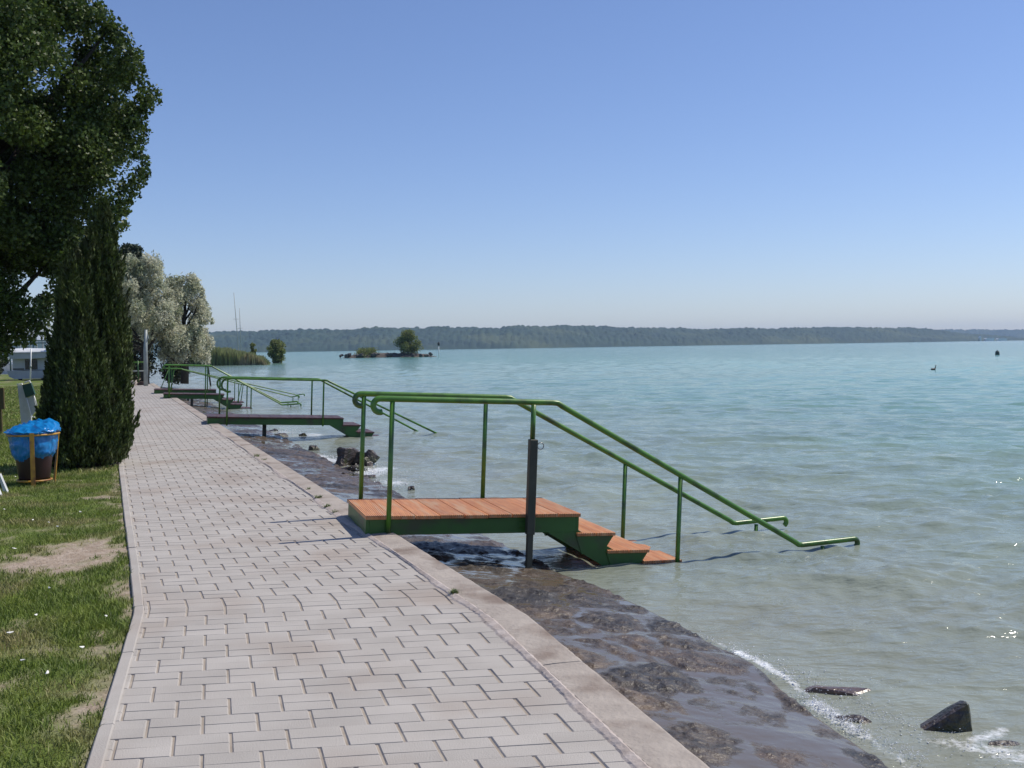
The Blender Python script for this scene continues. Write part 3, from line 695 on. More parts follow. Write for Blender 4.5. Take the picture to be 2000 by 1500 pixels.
def tree(name, loc, clumps, n, L, W_, m, label, cat='tree', group=None, trunk=None, seed=0, limbs=True, upb=0, updir=None, shell=.35, tname='trunk'):
    rng = np.random.default_rng(seed); root = thing(name, loc, label, cat, group)
    P = clump_points(clumps, n, rng, shell); V, F = cards(P, L, W_, rng, np.array(updir) if updir is not None else None, upb)
    npmesh('crown', V, F, m, root)
    if trunk:
        mb = MB(); r0, top = trunk; pts = [(0, 0, -.1)]; k = 6
        for i in range(1, k+1): pts.append((top[0]*i/k+random.uniform(-.03, .03)*top[2]*.3, top[1]*i/k+random.uniform(-.03, .03)*top[2]*.3, top[2]*i/k))
        mb.tube(pts, [r0*(1-.75*i/k) for i in range(k+1)], 8)
        if limbs:
            for c in clumps[::max(1, len(clumps)//14)]:
                t = max(.2, min(.9, (c[2]-.6*c[5])/max(top[2], .1)*.7)); b = Vector(top)*t; e = Vector(c[:3])
                mid = (b+e)/2+Vector((0, 0, -.1*(e-b).length)); mb.tube([b, mid, e], [r0*.4*(1-t*.5), r0*.24, r0*.06], 5)
        mb.build(tname, M_bark, root)
    return root

M_poplar = mat('poplar_leaf', (.05, .085, .018), (.085, .125, .026), rough=.5, scale=1.5, island=.5, transl=.28, spec=.35)
M_thuja = mat('thuja_leaf', (.042, .068, .012), (.07, .10, .018), rough=.7, scale=4, island=.5, transl=.15, c3=(.05, .062, .016), s3=3)
M_silver = mat('silver_leaf', (.66, .65, .52), (.46, .48, .34), rough=.5, scale=1.2, island=.4, transl=.5, c3=(.30, .34, .20), s3=.9)
M_bush = mat('bush_leaf', (.15, .19, .05), (.20, .22, .07), rough=.6, scale=1, island=.35, transl=.45)
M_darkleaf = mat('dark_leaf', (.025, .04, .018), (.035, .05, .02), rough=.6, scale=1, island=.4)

# big poplar, stands just outside the left edge of the view
def poplar():
    d0 = 18.0; base = D(-50, 850, d0); base.z = 0; rng = random.Random(5)
    prof = [(3.0, 1.5), (3.5, 2.0), (4.1, 2.55), (4.6, 2.6), (5.2, 2.95), (5.9, 3.1), (6.8, 2.95), (7.3, 2.65), (7.8, 2.3), (8.6, 1.8), (10, 1.3), (11.2, .7)]
    cl = []
    def rad(z): return float(np.interp(z, [p[0] for p in prof], [p[1] for p in prof]))
    for i in range(420):
        z = 3.2+8.2*rng.random()**1.15; a = rng.random()*6.283; rr = rad(z)*(.35+.65*rng.random()**.5); s = rng.uniform(.22, .55)*(1 if i % 3 else 1.3)
        rr = max(0, rr-s*.55)*(1.0 if i % 5 else 1.06)
        cl.append((rr*math.cos(a), rr*math.sin(a), z, s, s, s*rng.uniform(.7, 1.2)))
    # outer tips seen against the sky
    for px, py, s in ((250, 110, .25), (266, 108, .13), (272, 128, .12), (286, 255, .1), (276, 275, .13), (282, 315, .12), (262, 285, .1), (290, 195, .1), (240, 80, .14), (214, 55, .15), (194, 18, .14), (238, 410, .14), (243, 440, .1), (225, 75, .3), (195, 40, .3), (235, 130, .35), (258, 150, .3), (280, 200, .2), (285, 215, .12), (262, 235, .25), (245, 262, .2), (272, 300, .16), (280, 335, .14), (268, 350, .2), (248, 372, .25), (232, 395, .25), (225, 425, .2), (215, 440, .25), (120, 470, .3), (90, 490, .22), (60, 470, .3), (25, 520, .3), (40, 500, .2),
                      (5, 560, .35), (30, 590, .3), (60, 610, .28), (95, 600, .25), (110, 560, .2), (85, 590, .2), (20, 640, .32), (50, 655, .22), (85, 640, .2), (0, 680, .25), (10, 610, .3), (35, 620, .25), (105, 530, .2), (70, 625, .2), (-20, 600, .4), (-30, 650, .4), (120, 500, .2), (140, 480, .25)):
        p = D(px, py, d0+rng.uniform(-.5, .5))-base; cl.append((p.x, p.y, p.z, s, s, s))
    root = tree('poplar_tree', base, cl, 380000, .070, .06, M_poplar, 'tall dark poplar tree filling the upper left corner', trunk=(.24, (.3, .2, 9.5)), seed=3, shell=.45)
poplar()

def thuja():
    rng = np.random.default_rng(31); base = G(160, 912); root = thing('cypress', base, 'dark green conical cypress standing between lawn and walk', 'tree')
    stems = [((.21, .45, 0), 3.55, .31), ((-.08, .02, 0), 2.75, .32), ((.06, -.05, 0), 2.3, .36), ((-.26, .1, 0), 1.95, .26), ((.24, .0, 0), 1.6, .28), ((.30, .2, 0), 1.2, .26), ((-.26, -.12, 0), 1.3, .26), ((.06, -.25, 0), 1.35, .32), ((.11, .35, 0), 3.2, .30), ((.27, .05, 0), .85, .22), ((.02, .25, 0), 2.95, .30), ((.26, .5, 0), 3.1, .24)]
    Ps = []; N = []
    for (b, h, r) in stems:
        n = int(34000*h*r/1.0*.55); z = h*rng.random(n)**.85; a = rng.random(n)*6.283
        t = z/h; prof = np.minimum(1, (1.02-t)**.6)*np.clip(.55+t*2.2, 0, 1)
        q1 = vnoise(np.cos(a)*2.6+b[0]*30, np.sin(a)*2.6+z*2.3, 7); q2 = vnoise(np.cos(a)*6+9, np.sin(a)*6+z*6, 8)
        lump = .55+.75*q1+.35*q2
        rr = r*prof*lump*rng.random(n)**.3
        z = z+.25*(q1-.5)*(rr/r)
        x = b[0]+np.cos(a)*rr; y = b[1]+np.sin(a)*rr; z = z+.05
        Ps.append(np.stack([x, y, z], 1)); N.append(np.stack([np.cos(a)*.45, np.sin(a)*.45, np.full(n, .9)], 1))
    for (b, h, r) in stems:
        for k_ in range(int(34*h*r/.6)):
            a0 = rng.random()*6.283; z0 = h*(.08+.88*rng.random()); rs = r*min(1, (1.02-z0/h))**.6*rng.uniform(.8, 1.15); m_ = 95
            tl = rng.uniform(.14, .30); q_ = rng.random(m_); th_ = rng.random(m_)*6.283; rr_ = .05*(1-q_)*np.sqrt(rng.random(m_))*1.6
            ox, oy = math.cos(a0), math.sin(a0); out = rs+q_*tl*.35
            Ps.append(np.stack([b[0]+ox*out+rr_*np.cos(th_), b[1]+oy*out+rr_*np.sin(th_), z0+q_*tl+0*q_], 1)); N.append(np.stack([np.full(m_, ox*.4), np.full(m_, oy*.4), np.full(m_, .9)], 1))
    P = np.concatenate(Ps); up = np.concatenate(N); up /= np.linalg.norm(up, axis=1)[:, None]
    V, F = cards(P, .075, .026, rng, up, .66)
    npmesh('foliage', V, F, M_thuja, root)
    mb = MB()
    for (b, h, r) in stems: mb.tube([(b[0]*.6, b[1]*.6, -.05), (b[0], b[1], h*.4), (b[0], b[1], h*.93)], [.04, .03, .008], 6)
    mb.build('trunk', M_bark, root)
thuja()

def silver(px, base_y, d, topy, wpx, label, seed, n=26000, low=.4):
    rng = random.Random(seed); base = D(px, base_y, d); base.z = 0; k = d/2000; H = EYE+(690-topy)*k; W_ = wpx*k/2; cl = []
    for i in range(95):
        z = H*(low+(.93-low)*rng.random()); t = z/H; rmax = W_*min(1, (1.03-t)*2.3)**.6*(.8 if t < .4 else 1)
        a = rng.random()*6.28; s = rng.uniform(.16, .5)*W_*.65*(1-.35*z/H); r_ = max(0, rmax-s*.6)*rng.random()**.4
        cl.append((r_*math.cos(a), r_*math.sin(a), min(z, H-s)-(.10*H*(r_/W_)**2 if r_ > .6*W_ else 0), s, s, s*1.5))
    return tree('silver_willow', base, cl, n, .17, .06, M_silver, label, trunk=(.22, (.1, .1, H*.75)), seed=seed, updir=(0, 0, -1), upb=.35, group='silver leaved willows at the end of the walk', shell=.5)
silver(283, 745, 50, 492, 150, 'rounder silver willow behind the cypress at the end of the walk', 4)
silver(360, 742, 52, 524, 124, 'slimmer silver willow at the water, right of the other willow', 9, low=.24)
# darker trees behind and below
def blob(px, py, d, rpx, rng, n=8, sy=1.0):
    c = D(px, py, d); k = d/2000; out = []
    for i in range(n): out.append((rng.uniform(-.55, .55)*rpx*k, rng.uniform(-.5, .5)*rpx*k, rng.uniform(-.5, .5)*rpx*k*sy, rpx*k*rng.uniform(.35, .6), rpx*k*.5, rpx*k*rng.uniform(.35, .6)*sy))
    return c, out
def simple_tree(name, px, topy, basey, wpx, d, m, label, n, leaf, seed, group=None, trunk=True, cat='tree', z0=0.0, low=.25, nc=26):
    rng = random.Random(seed); base = D(px, basey, d); base.z = z0; k = d/2000; hy = 678.5-.015*(px-1000); H = EYE+(hy-topy)*k-z0; W_ = wpx*k/2; cl = []
    for i in range(nc):
        t = low+(.97-low)*rng.random(); s = W_*rng.uniform(.28, .45); r_ = max(0, W_*min(1, (1.08-t)*2.0)**.6*min(1, (t-low*.6)*3+.25)-s*.7)*rng.random()**.5; a = rng.random()*6.28
        cl.append((r_*math.cos(a), r_*math.sin(a), min(t*H, H-s*.8), s, s, s))
    return tree(name, base, cl, n, leaf, leaf*.6, m, label, cat, group, trunk=(max(.03, W_*.07), (0, 0, H*.8)) if trunk else None, seed=seed, shell=.45)
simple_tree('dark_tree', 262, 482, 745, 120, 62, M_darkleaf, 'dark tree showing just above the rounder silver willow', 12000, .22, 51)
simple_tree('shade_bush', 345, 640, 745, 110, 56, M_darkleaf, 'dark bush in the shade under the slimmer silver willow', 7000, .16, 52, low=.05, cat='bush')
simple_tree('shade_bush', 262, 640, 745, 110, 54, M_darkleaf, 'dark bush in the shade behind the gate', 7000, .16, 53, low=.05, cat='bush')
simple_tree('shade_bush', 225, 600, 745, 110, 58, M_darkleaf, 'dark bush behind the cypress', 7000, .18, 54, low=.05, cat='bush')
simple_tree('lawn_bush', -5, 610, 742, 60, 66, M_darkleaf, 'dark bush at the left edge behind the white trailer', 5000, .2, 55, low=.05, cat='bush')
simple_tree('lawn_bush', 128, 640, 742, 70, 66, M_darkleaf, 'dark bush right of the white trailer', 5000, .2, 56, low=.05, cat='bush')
simple_tree('lakeside_bush', 541, 664, 708, 44, 160, M_bush, 'round green bush at the tip of the reeds in the lake', 5000, .3, 57, low=.08, cat='bush', z0=WATER)
simple_tree('lakeside_bush', 495, 668, 712, 20, 150, M_bush, 'small pale green bush behind the reeds', 1500, .25, 58, low=.1, cat='bush', z0=WATER)
def reeds():
    rng = np.random.default_rng(6); n = 26000
    px = 372+152*rng.random(n); t = (px-372)/152; d = 142+rng.random(n)*(16-6*t)
    x = (px-1000)/2000*d; y = d
    top = np.interp(px, [372, 390, 430, 455, 490, 515, 524], [2.3, 2.45, 2.55, 2.25, 1.7, 1.1, .3])*rng.uniform(.72, 1.05, n)*(.85+.3*vnoise(px*.12, d*.3, 3))
    l = .05*rng.uniform(.6, 1.6, n); th = rng.random(n)*3.14; lx = rng.normal(0, .14, n); ly = rng.normal(0, .1, n)
    z0 = np.full(n, WATER-.1)
    V = np.stack([np.stack([x-l*np.cos(th), y-l*np.sin(th), z0], 1), np.stack([x+l*np.cos(th), y+l*np.sin(th), z0], 1), np.stack([x+lx+l*np.cos(th)*.6, y+ly, z0+top*.85], 1), np.stack([x+lx*1.5, y+ly, z0+top], 1)], 1).reshape(-1, 3)
    F = (np.arange(n)*4)[:, None]+np.arange(4)[None]
    m = mat('reed_leaf', (.32, .34, .15), (.22, .26, .10), rough=.7, scale=.3, island=.5, transl=.5, c3=(.44, .38, .24), s3=.25)
    tag(npmesh('reeds', V, F, m), 'dense reed bed growing out into the lake', 'reeds', kind='stuff')
reeds()

# ------------------------------------------------------------------ islet
def islet():
    n = 90; m_ = 14; c = D(760, 690, 243); vs = []; rng = random.Random(8)
    X = np.linspace(-11.5, 11.5, n); Yy = np.linspace(-3, 3, m_); XX, YY = np.meshgrid(X, Yy)
    Z = (1-(XX/11.5)**4)*(1-(YY/3)**2)*1.2+(fbm(XX*1.7, YY*1.7, 4)-.5)*1.0*(1-(YY/3)**2)-.25
    V = np.stack([XX+c.x, YY+243, Z+WATER], -1).reshape(-1, 3)
    tag(npmesh('islet_ground', V, gridfaces(m_, n), mat('islet_soil', (.10, .08, .065), (.06, .05, .045), rough=.9, scale=1.2, bump=.5)), kind='structure')
    mr = mat('islet_rock', (.085, .075, .07), (.045, .04, .04), rough=.8, scale=2)
    for i in range(22):
        x = rng.uniform(-11.3, 11.3); s = rng.uniform(.8, 1.7)
        rock('islet_rock', (c.x+x, 243-2.6+rng.uniform(-.3, 1.5), WATER+.3+rng.uniform(0, .4)), (s, s*.8, s*.8), 'dark rock along the waterline of the small islet', 'rocks heaped around the small islet', seed=100+i, m=mr)
    simple_tree('islet_bush', 716, 681, 698, 66, 243, M_bush, 'low rounded green bush on the left half of the islet', 4000, .35, 61, low=.1, cat='bush', z0=WATER)
    simple_tree('islet_tree', 797, 645, 698, 56, 243, M_bush, 'spreading multi-stemmed tree on the islet', 6500, .36, 62, low=.2, cat='tree', z0=WATER, nc=26)
    q = D(857, 690, 242); r = thing('marker_post', (q.x, 242, WATER), 'thin channel marker post with black top right of the islet', 'marker')
    mb = MB(); mb.tube([(0, 0, -.5), (0, 0, 2.6)], .09, 8); mb.build('pole', M_white, r)
    mb = MB(); mb.lathe([(0, 3.5), (.28, 3.2), (.28, 2.6), (0, 2.6)], 10); mb.build('topmark', mat('black_paint', (.02, .02, .02), rough=.5), r)
islet()

# ------------------------------------------------------------------ hills
def make_hills():
    def ridge(name, px, ys, dist, depth, m, amp, seed, nx=2400, ny=46, pad=0):
        P = np.linspace(px[0], px[-1], nx); yy = np.interp(P, px, ys); dd = np.interp(P, *dist)
        hy = 678.5-.015*(P-1000); H = (hy-yy)*dd/2000+EYE
        t = np.linspace(0, 1, ny)
        X = (P[None, :]-1000)/2000*(dd[None, :]+depth*t[:, None]); Y = dd[None, :]+depth*t[:, None]+0*X
        prof = np.where(t < .75, np.sin(np.clip(t/.75, 0, 1)*math.pi/2)**.8, 1-(t-.75)*.8)
        d1, d2, idv = cells(X/13, Y/13, seed)
        can = (1-np.clip(d1*1.3, 0, 1)**2)*amp*(.3+.9*idv)*(.35+1.3*fbm(X/70, Y/70, seed+8, 3))
        Z = WATER-1+(H[None, :]-WATER+1-amp*.7)*prof[:, None]*(1+(fbm(X/120, Y/60, seed+2)-.5)*.12)+can*np.clip(t*30, 0, 1)[:, None]
        # gullies
        Z -= (fbm(X/90, Y/400, seed+5)-.5)[:]*amp*2.2*np.sin(t*math.pi)[:, None]
        tag(npmesh(name, np.stack([X, Y, Z], -1).reshape(-1, 3), gridfaces(ny, nx), m, smooth=False), kind='structure')
    mh = mat('hill_forest', (.010, .034, .024), (.022, .052, .03), rough=.9, scale=.02, detail=10, c3=(.05, .075, .035), s3=.008)
    ridge('hills', [-500, 100, 330, 400, 450, 560, 700, 850, 960, 978, 990, 1100, 1200, 1300, 1400, 1440, 1480, 1560, 1650, 1700, 1760, 1800, 1850, 1900, 1960, 2010],
          [672, 664, 650, 641, 639, 637, 636, 634.5, 635, 637.5, 632, 632, 635.5, 637, 639.5, 640, 638, 636.5, 634.5, 635.5, 638, 641, 646, 651, 656, 661], ([-500, 1000, 2010], [1700, 1900, 2600]), 420, mh, 5.5, 3)
    ridge('distant_hills', [1500, 1800, 1900, 2000, 2300], [650, 642.5, 642, 641, 642], ([1500, 2300], [4300, 4300]), 500, mh, 7, 9, nx=700, ny=24)
make_hills()
def far_house(px, py, d, L, W_, H, label, name='waterfront_building'):
    q = D(px, py, d); r = thing(name, (q.x, d, WATER), label, 'building', 'white buildings on the far shore')
    mb = MB(); mb.box((-L/2, 0, 0), (L/2, W_, H)); mb.build('wall', M_white, r)
    mb = MB(); mb.prism([(-L/2-1, H+.01), (L/2+1, H+.01), (L/2-2, H+H*.5), (-L/2+2, H+H*.5)], -1, W_+1); mb.build('roof', M_white, r)
far_house(1934, 664, 2540, 20, 12, 5, 'long low white building on the far shore, left of the pair')
far_house(1958, 664, 2540, 22, 12, 4, 'long low white building on the far shore, right of the pair')
far_house(1915, 664, 2540, 4, 6, 8, 'small narrow white tower house on the far shore')

# ------------------------------------------------------------------ boats, buoys, bird
def sailboat(px, topy, d, L, label, group, lean=0.0, rz=0.0):
    q = D(px, 690, d); r = thing('sailboat', (q.x, d, WATER), label, 'sailboat', group, rz)
    mb = MB(); n = 9; vs = []
    for i in range(n):
        t = i/(n-1); w_ = L*.16*math.sin(math.pi*(.12+.88*t) if t < .99 else math.pi*.995)**.7; x = L*(.5-t)*-1
        vs += [(x, -w_, .8+.15*t), (x, -w_*.7, 0), (x, 0, -.25), (x, w_*.7, 0), (x, w_, .8+.15*t)]
    fs = [(i*5+j, i*5+j+1, i*5+j+6, i*5+j+5) for i in range(n-1) for j in range(4)]+[(i*5, i*5+5, i*5+9, i*5+4) for i in range(n-1)]+[(0, 4, 3, 2, 1)]
    mb.add(vs, fs, smooth=False); mb.build('hull', M_white, r)
    mb = MB(); mb.box((-L*.2, -L*.08, .8), (L*.12, L*.08, 1.25), c=.08); mb.build('cabin', M_white, r)
    hy = 678.5-.015*(px-1000); H = EYE+(hy-topy)*d/2000-WATER
    mb = MB(); mb.tube([(0, 0, .8), (lean*H, 0, H)], [.09, .05], 6); mb.tube([(0, 0, 2), (-L*.4, 0, 1.9)], .06, 6)
    mb.tube([(lean*H*.6-.5, 0, H*.62), (lean*H*.6+.5, 0, H*.62)], .03, 4); mb.build('mast', M_grey, r)
sailboat(467, 572, 185, 8, 'sailboat behind the reeds with the taller mast', 'sailboats behind the reeds', lean=-.055)
sailboat(471, 602, 200, 7, 'sailboat behind the reeds with the shorter mast', 'sailboats behind the reeds', lean=-.01)
for i, (px, ty) in enumerate(((60, 622), (72, 610), (84, 628), (96, 615), (40, 630), (108, 620))):
    sailboat(px, ty, 105+i*2, 6.5, 'moored sailboat mast showing through the poplar branches above the white trailer', 'sailboats moored beyond the white trailer')
def buoy(px, py, s, label):
    q = G(px, py, WATER); r = thing('buoy', (q.x, q.y, WATER), label, 'buoy')
    mb = MB(); mb.lathe([(0, -.3*s), (.5*s, -.3*s), (.55*s, .1*s), (.5*s, .6*s), (.42*s, .95*s), (.1*s, 1.05*s), (0, 1.05*s)], 14); mb.build('float', mat('dark_buoy', (.02, .05, .05), rough=.5), r)
    mb = MB(); mb.lathe([(.14*s, 1.04*s), (.14*s, 1.2*s), (0, 1.2*s)], 8); mb.build('cap', M_dark, r)
buoy(1948, 693, .5, 'dark round buoy floating on the lake near the right edge')
buoy(887, 684, .6, 'tiny dark buoy far out just right of the islet')
q = G(1823, 723, WATER); r = thing('water_bird', (q.x, q.y, WATER), 'small dark water bird with raised neck on the lake', 'bird', rz=R(15))
bmk = bpy.data.meshes.new('body'); bm = bmesh.new()
ch = [((-.2, 0, .06), .02), ((-.12, 0, .06), .07), ((0, 0, .05), .09), ((.1, 0, .07), .07), ((.15, 0, .16), .03), ((.17, 0, .27), .022), ((.19, 0, .31), .032), ((.235, 0, .305), .012), ((.29, 0, .295), .004)]
mb = MB(); mb.tube([c for c, _ in ch], [r_ for _, r_ in ch], 10); bm.free(); mb.build('body', mat('dark_feather', (.03, .028, .025), (.05, .045, .04), rough=.6, scale=20), r)

# ------------------------------------------------------------------ left lawn furniture
def bin_():
    q = G(68, 945); r = thing('litter_bin', (q.x, q.y, 0), 'brown tapered litter bin with blue bag in a yellow frame', 'litter bin', rz=R(20))
    Mb = mat('bin_plastic', (.035, .012, .014), (.025, .01, .012), rough=.4, scale=6)
    My = mat('yellow_paint', (.55, .30, .035), (.42, .20, .03), rough=.5, scale=10, c3=(.25, .10, .04), s3=9)
    Mbag = mat('blue_bag', (.008, .20, .50), (.006, .15, .42), rough=.22, scale=6)
    Z1 = .66
    mb = MB(); mb.lathe([(0, .06), (.175, .06), (.185, .09), (.245, .55), (.25, .62), (.235, .62), (.225, .5), (.16, .12), (0, .11)], 28); mb.build('bucket', Mb, r)
    # wrinkled bag
    n = 160; key = [(.20, .34), (.243, .37), (.262, .42), (.272, .5), (.276, .57), (.285, .605), (.305, .625), (.312, .64), (.30, .665), (.25, .69), (.18, .70), (.10, .705), (.02, .70)]
    tt = np.linspace(0, len(key)-1, 46); KR = np.interp(tt, range(len(key)), [k_[0] for k_ in key]); KZ = np.interp(tt, range(len(key)), [k_[1] for k_ in key])
    aa = np.linspace(0, 2*math.pi, n, endpoint=False); AA, TT = np.meshgrid(aa, tt); RR_ = np.repeat(KR[:, None], n, 1); ZZ_ = np.repeat(KZ[:, None], n, 1)
    cx_ = np.cos(AA)*RR_; cy_ = np.sin(AA)*RR_
    rdg = lambda x, y, sd: 1-np.abs(2*vnoise(x, y, sd)-1)
    top = np.clip((TT-6.5)/2, 0, 1)
    RR2 = RR_ + (1-top)*(.028*(rdg(AA*3.2+TT*.5, TT*.55, 2)-.6)+.014*(rdg(AA*8-TT*.7, TT*.9, 5)-.5)) + .012*(vnoise(AA*5, TT*2, 6)-.5)
    RR2 += .05*np.clip(np.cos(AA-2.6)-.7, 0, 1)*3*np.exp(-((TT-5.5)/2)**2)
    ZZ2 = ZZ_ + top*(.055*np.cos(AA-.75)*np.clip(RR_*5, 0, 1)+.03*(rdg(cx_*9+3, cy_*9, 8)-.5)+.035*(rdg(cx_*17+cy_*9, cy_*6, 9)-.5)) - np.exp(-TT*2)*.09*vnoise(AA*2, TT*0, 4)
    wrap = (np.arange(n) == n-1)
    vs = [(RR2[i_, j_]*math.cos(aa[j_]), RR2[i_, j_]*math.sin(aa[j_]), ZZ2[i_, j_]) for i_ in range(len(tt)) for j_ in range(n)]
    fs = [(i_*n+j_, i_*n+(j_+1) % n, (i_+1)*n+(j_+1) % n, (i_+1)*n+j_) for i_ in range(len(tt)-1) for j_ in range(n)]
    fs.append(tuple(range((len(tt)-1)*n, len(tt)*n)))
    mb = MB(); mb.add(vs, fs, smooth=True); bo = mb.build('bag', Mbag, r)
    fr = MB()
    fr.tube([(.302*math.cos(a), .302*math.sin(a), .60) for a in [2*math.pi*i/28 for i in range(29)]], .012, 6, cap=False)
    fr.tube([(.20*math.cos(a), .20*math.sin(a), .05) for a in [2*math.pi*i/24 for i in range(25)]], .012, 6, cap=False)
    fr.build('hoop', My, r)
    for a in (R(-88), R(27), R(105)):
        c, s = math.cos(a), math.sin(a); mb = MB(); M_ = Matrix.Rotation(a, 4, 'Z')
        top, bot = .312, (.30 if a == R(-88) else .235)
        w_ = .026
        P = [Vector((bot, -w_, -.06)), Vector((bot+.01, -w_, -.06)), Vector((bot+.01, w_, -.06)), Vector((bot, w_, -.06)), Vector((top, -w_, .63)), Vector((top+.01, -w_, .63)), Vector((top+.01, w_, .63)), Vector((top, w_, .63))]
        mb.add([M_ @ p for p in P], [(0, 3, 2, 1), (4, 5, 6, 7), (0, 1, 5, 4), (1, 2, 6, 5), (2, 3, 7, 6), (3, 0, 4, 7)]); mb.build('leg', My, r)
bin_()
bpy.context.view_layer.update()
for o_ in bpy.data.objects:
    if o_.name == 'litter_bin': o_.scale = (.92, .92, .97)
def folding_chair():
    q = G(58, 838); r = thing('folding_sun_chair', (q.x, q.y, 0), 'folded white and green sun chair standing behind the litter bin', 'sun chair')
    k = q.y/2000
    def pt(px, py, dy=0): p = D(px, py, q.y+dy); return (p.x-q.x, dy, p.z)
    Mt = mat('white_tube', (.8, .8, .78), rough=.3); Mf = mat('grey_fabric', (.55, .56, .58), (.47, .48, .50), rough=.7, scale=9); Mg = mat('green_fabric', (.015, .07, .045), (.012, .05, .035), rough=.6, scale=9)
    f = MB(); f.tube([pt(52, 776), pt(60, 808), pt(64, 815), pt(68, 815)], .012, 8); f.tube([pt(66, 771), pt(72, 792)], .012, 8)
    f.tube([pt(33, 751), pt(43, 749), pt(45, 757)], .012, 8); f.tube([pt(48, 747), pt(58, 744), pt(61, 750)], .012, 8)
    f.tube([pt(42, 835, .1), pt(42, 850, .1)], .012, 8); f.tube([pt(62, 835, .1), pt(64, 852, .1)], .012, 8); f.build('frame', Mt, r)
    def quad(pts, m, name, th=.03):
        mb = MB(); a = [Vector(p) for p in pts]; b = [p+Vector((0, th, 0)) for p in a]; n = len(a)
        mb.add(a+b, [tuple(range(n)), tuple(range(2*n-1, n-1, -1))]+[(i, i+n, (i+1) % n+n, (i+1) % n) for i in range(n)]); mb.build(name, m, r)
    quad([pt(34, 752, .05), pt(44, 752, .05), pt(60, 808, .05), pt(62, 835, .05), pt(42, 835, .05), pt(38, 790, .05)], Mf, 'back_panel')
    quad([pt(52, 778, .01), pt(65, 772, .01), pt(72, 800, .01), pt(62, 812, .01)], Mf, 'seat_panel', .02)
    quad([pt(43, 752, -.03), pt(60, 748, -.03), pt(68, 770, -.03), pt(50, 777, -.03)], Mg, 'headrest', .05)
folding_chair()
q = G(61, 752); r = thing('umbrella_stand', (q.x, q.y, 0), 'thin pale pole standing on the lawn in front of the white trailer', 'pole')
k = q.y/2000
mb = MB(); mb.tube([(-.06, 0, -.05), (0, 0, .9), (.05, 0, 1.78)], .035, 8); mb.build('pole', M_white, r)
mb = MB(); mb.tube([(0, 0, .85), (.002, 0, .98)], .05, 8); mb.build('collar', M_grey, r)
q = G(3, 846); r = thing('notice_board', (q.x, q.y, 0), 'olive brown board on a post at the left edge of the lawn', 'board')
Mo = mat('olive_board', (.10, .075, .02), (.075, .055, .016), rough=.6, scale=6)
mb = MB(); mb.box((-.40, -.02, .46), (.075, .02, .87), c=.005); mb.build('board', Mo, r)
mb = MB(); mb.box((-.05, .022, -.05), (-.0, .06, .8), c=.004); mb.build('post', Mo, r)
q = G(2, 968); r = thing('plastic_stool', (q.x-.21, q.y, 0), 'white plastic stool leg at the left edge beside the litter bin', 'stool')
for i, (dx, dy) in enumerate(((.2, 0), (-.16, 0), (.12, .3), (-.12, .3))):
    mb = MB(); mb.prism([(dx-.02, -.02), (dx+.025, -.02), (dx-.01-.05*(1 if dx > 0 else -1), .2), (dx-.05-.03*(1 if dx > 0 else -1), .2)], dy-.02, dy+.02); mb.build('leg', M_white, r)
mb = MB(); mb.box((-.2, -.03, .2), (.0, .33, .235), c=.01); mb.build('seat', M_white, r)
def trailer():
    q = G(60, 742); k = q.y/2000; r = thing('boat_trailer', (q.x, q.y, 0), 'white beached boat cabin with flared flat top and dark window', 'boat')
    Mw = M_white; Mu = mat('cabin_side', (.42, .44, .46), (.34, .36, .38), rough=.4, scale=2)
    X = lambda px: (px-60)*k; Zz = lambda py: 1.5-(py-692.8)*k
    mb = MB()
    rows_ = []
    for yy, dz in ((-.42, 0), (-.40, .05), (.0, .17), (.5, .23), (2.4, .26)):
        rows_.append([(X(px_), yy, Zz(py_)+dz) for px_, py_ in ((17, 688), (30, 688.6), (60, 689.5), (90, 688.8), (108, 687.5))])
    mb.add([p_ for r_ in rows_ for p_ in r_], [(i*5+j, i*5+j+1, i*5+j+6, i*5+j+5) for i in range(4) for j in range(4)], smooth=True)
    mb.add([(X(17), -.42, Zz(688)-.004), (X(108), -.42, Zz(687.5)-.004), (X(108), 2.4, Zz(688)), (X(17), 2.4, Zz(688))], [(0, 1, 2, 3)])
    mb.build('top', Mw, r)
    mb = MB(); mb.prism([(X(17), Zz(688)-.005), (X(60), Zz(689.5)-.005), (X(106), Zz(688)-.005), (X(100), Zz(697)), (X(92), Zz(700)), (X(30), Zz(701)), (X(23), Zz(697))], -.36, 2.3); mb.build('fascia', Mu, r)
    mb = MB(); mb.box((X(25), 0, Zz(723.5)), (X(93), 2.2, Zz(699)), c=.03); bo = mb.build('cabin', Mu, r)
    mb = MB(); mb.box((X(50), -.02, Zz(722)), (X(74), .05, Zz(702)), c=.01); mb.build('window', M_dark, bo)
    mb = MB(); mb.box((X(26), -.014, Zz(722)), (X(48), .03, Zz(719.5))); mb.build('ledge', M_dark, bo)
    mb = MB(); mb.prism([(X(17), Zz(724)), (X(92), Zz(724)), (X(90), Zz(737)), (X(80), Zz(740)), (X(30), Zz(740)), (X(20), Zz(735))], -.15, 2.3); mb.build('hull', Mu, r)
    mb = MB(); mb.tube([(X(90), -.3, Zz(730)), (X(101), -.3, Zz(728))], .05, 6); mb.build('bar', Mw, r)
    mb = MB()
    for px in (35, 80): mb.lathe([(.0, 0), (.12, 0), (.12, .3), (0, .3)], 8, c=(X(px), .3, -.05))
    mb.build('support', M_dark, r)
trailer()
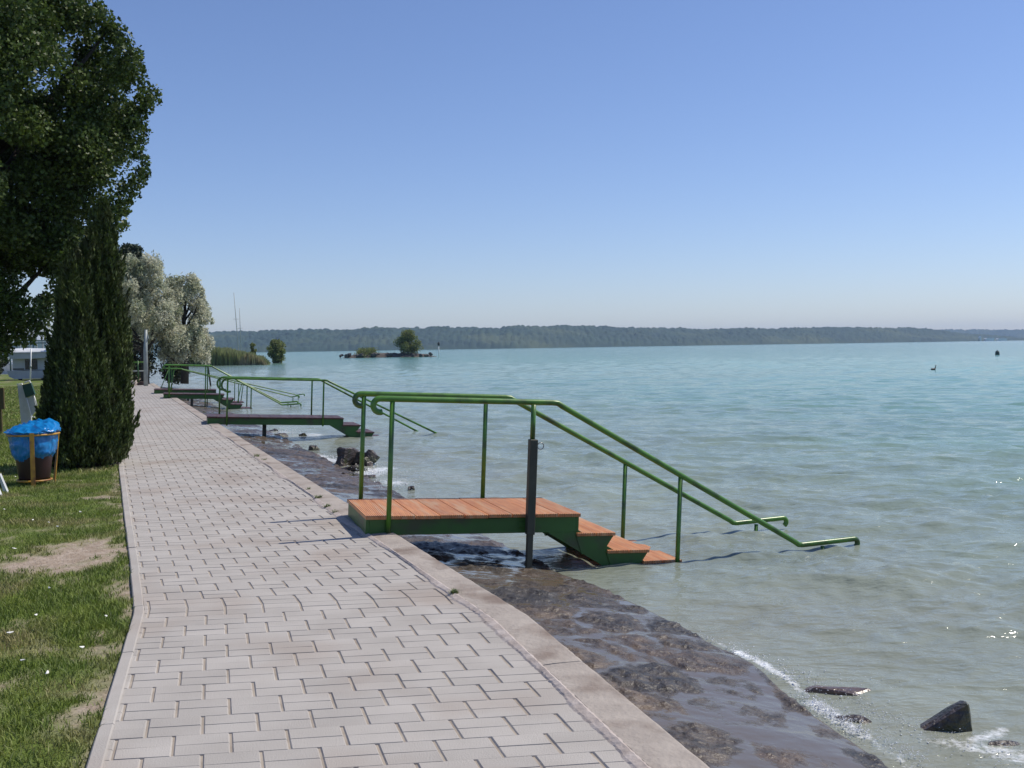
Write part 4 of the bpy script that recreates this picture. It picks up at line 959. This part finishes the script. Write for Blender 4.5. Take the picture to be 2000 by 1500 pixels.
def pier_rail():
    d = 78; Mr = mat('blue_rail', (.10, .16, .18), (.08, .12, .14), rough=.5, scale=3); k = d/2000
    q = D(60, 690, d); r = thing('pier_railing', (q.x, d, 0), 'blue grey railing seen above the white beached boat', 'railing')
    X = lambda px: (px-60)*k; Zz = lambda py: 1.5-(py-692.8)*k
    mb = MB()
    for y in (665.5, 670.5): mb.tube([(X(15), 0, Zz(y)), (X(130), 0, Zz(y))], .045, 6)
    mb.build('rail', Mr, r)
    for px in (20, 34, 53, 66, 92, 110, 128):
        mb = MB(); mb.tube([(X(px), 0, -.3), (X(px), 0, Zz(665))], .06, 6); mb.build('post', Mr if px != 92 else M_white, r)
pier_rail()
def gate():
    d = 48.2; k = d/2000; q = D(262, 745, d); r = thing('path_gate', (q.x, d, 0), 'green pipe gate closing the far end of the walk', 'gate')
    X = lambda px: (px-262)*k; Zz = lambda py: 1.5-(py-689.6)*k
    mb = MB(); mb.tube([(X(240), 0, Zz(708)), (X(289), 0, Zz(708))], .035, 8); mb.build('top_rail', M_green, r)
    mb = MB(); mb.tube([(X(240), 0, Zz(725)), (X(289), 0, Zz(725))], .03, 8); mb.build('lower_rail', M_grey, r)
    for px, m in ((258.5, M_grey), (271, M_greenD), (288, M_grey), (242, M_greenD)):
        mb = MB(); mb.tube([(X(px), -.04, -.05), (X(px), -.04, Zz(705))], .035, 8); mb.build('post', m, r)
    q2 = D(261, 748, 47.8); r2 = thing('concrete_block', (q2.x, 47.8, 0), 'pale concrete block at the foot of the green gate', 'block')
    mb = MB(); mb.box((-.13, -.12, -.02), (.12, .12, .22), c=.03); mb.build('block', M_cement, r2)
    q3 = D(250, 748, 47.6); rock('broken_slab', (q3.x-.05, 47.6, .06), (.34, .2, .35), 'pale broken concrete lump left of the concrete block', m=M_cement, seed=71, cat='rubble')
    q4 = D(276, 748, 47.7); rock('soil_heap', (q4.x, 47.7, .05), (.5, .3, .34), 'dark heap of soil at the foot of the steel post', m=mat('dark_soil', (.05, .03, .025), rough=.9), seed=72, cat='heap')
    d5 = 46.5; q5 = D(285, 748, d5); r5 = thing('steel_post', (q5.x, d5, 0), 'tall grey green steel post rising into the silver willow by the gate', 'post')
    mb = MB(); mb.tube([(0, 0, -.1), (.02, 0, 1.6), (.07, 0, 2.55)], [.10, .09, .06], 12); mb.build('pole', M_grey, r5)
    mb = MB(); mb.prism([(.06, 2.2), (.2, 2.12), (.09, 2.5)], -.02, .02); mb.build('bracket', M_grey, r5)
gate()
q = D(408, 682, 58); q2 = D(398, 640, 58)
r = thing('leaning_pole', (q.x, 58, WATER), 'dark leaning pole standing at the water right of the silver willows', 'pole')
mb = MB(); mb.tube([(.08, 0, -.3), (-.33, 0, EYE-WATER+(687-638)*.029)], [.05, .035], 8); mb.build('pole', M_bark, r)

# ------------------------------------------------------------------ haze
mb = MB(); mb.box((-6100, -6100, -2.2), (6100, 6100, 95))
mh = bpy.data.materials.new('haze_air'); mh.use_nodes = True; n = mh.node_tree.nodes; n.clear()
out = n.new('ShaderNodeOutputMaterial'); pv = n.new('ShaderNodeVolumePrincipled'); pv.inputs['Color'].default_value = (.48, .69, 1.0, 1); pv.inputs['Density'].default_value = .00013; pv.inputs['Anisotropy'].default_value = .1
mh.node_tree.links.new(pv.outputs[0], out.inputs['Volume'])
hz = mb.build('haze', mh); tag(hz, kind='stuff')
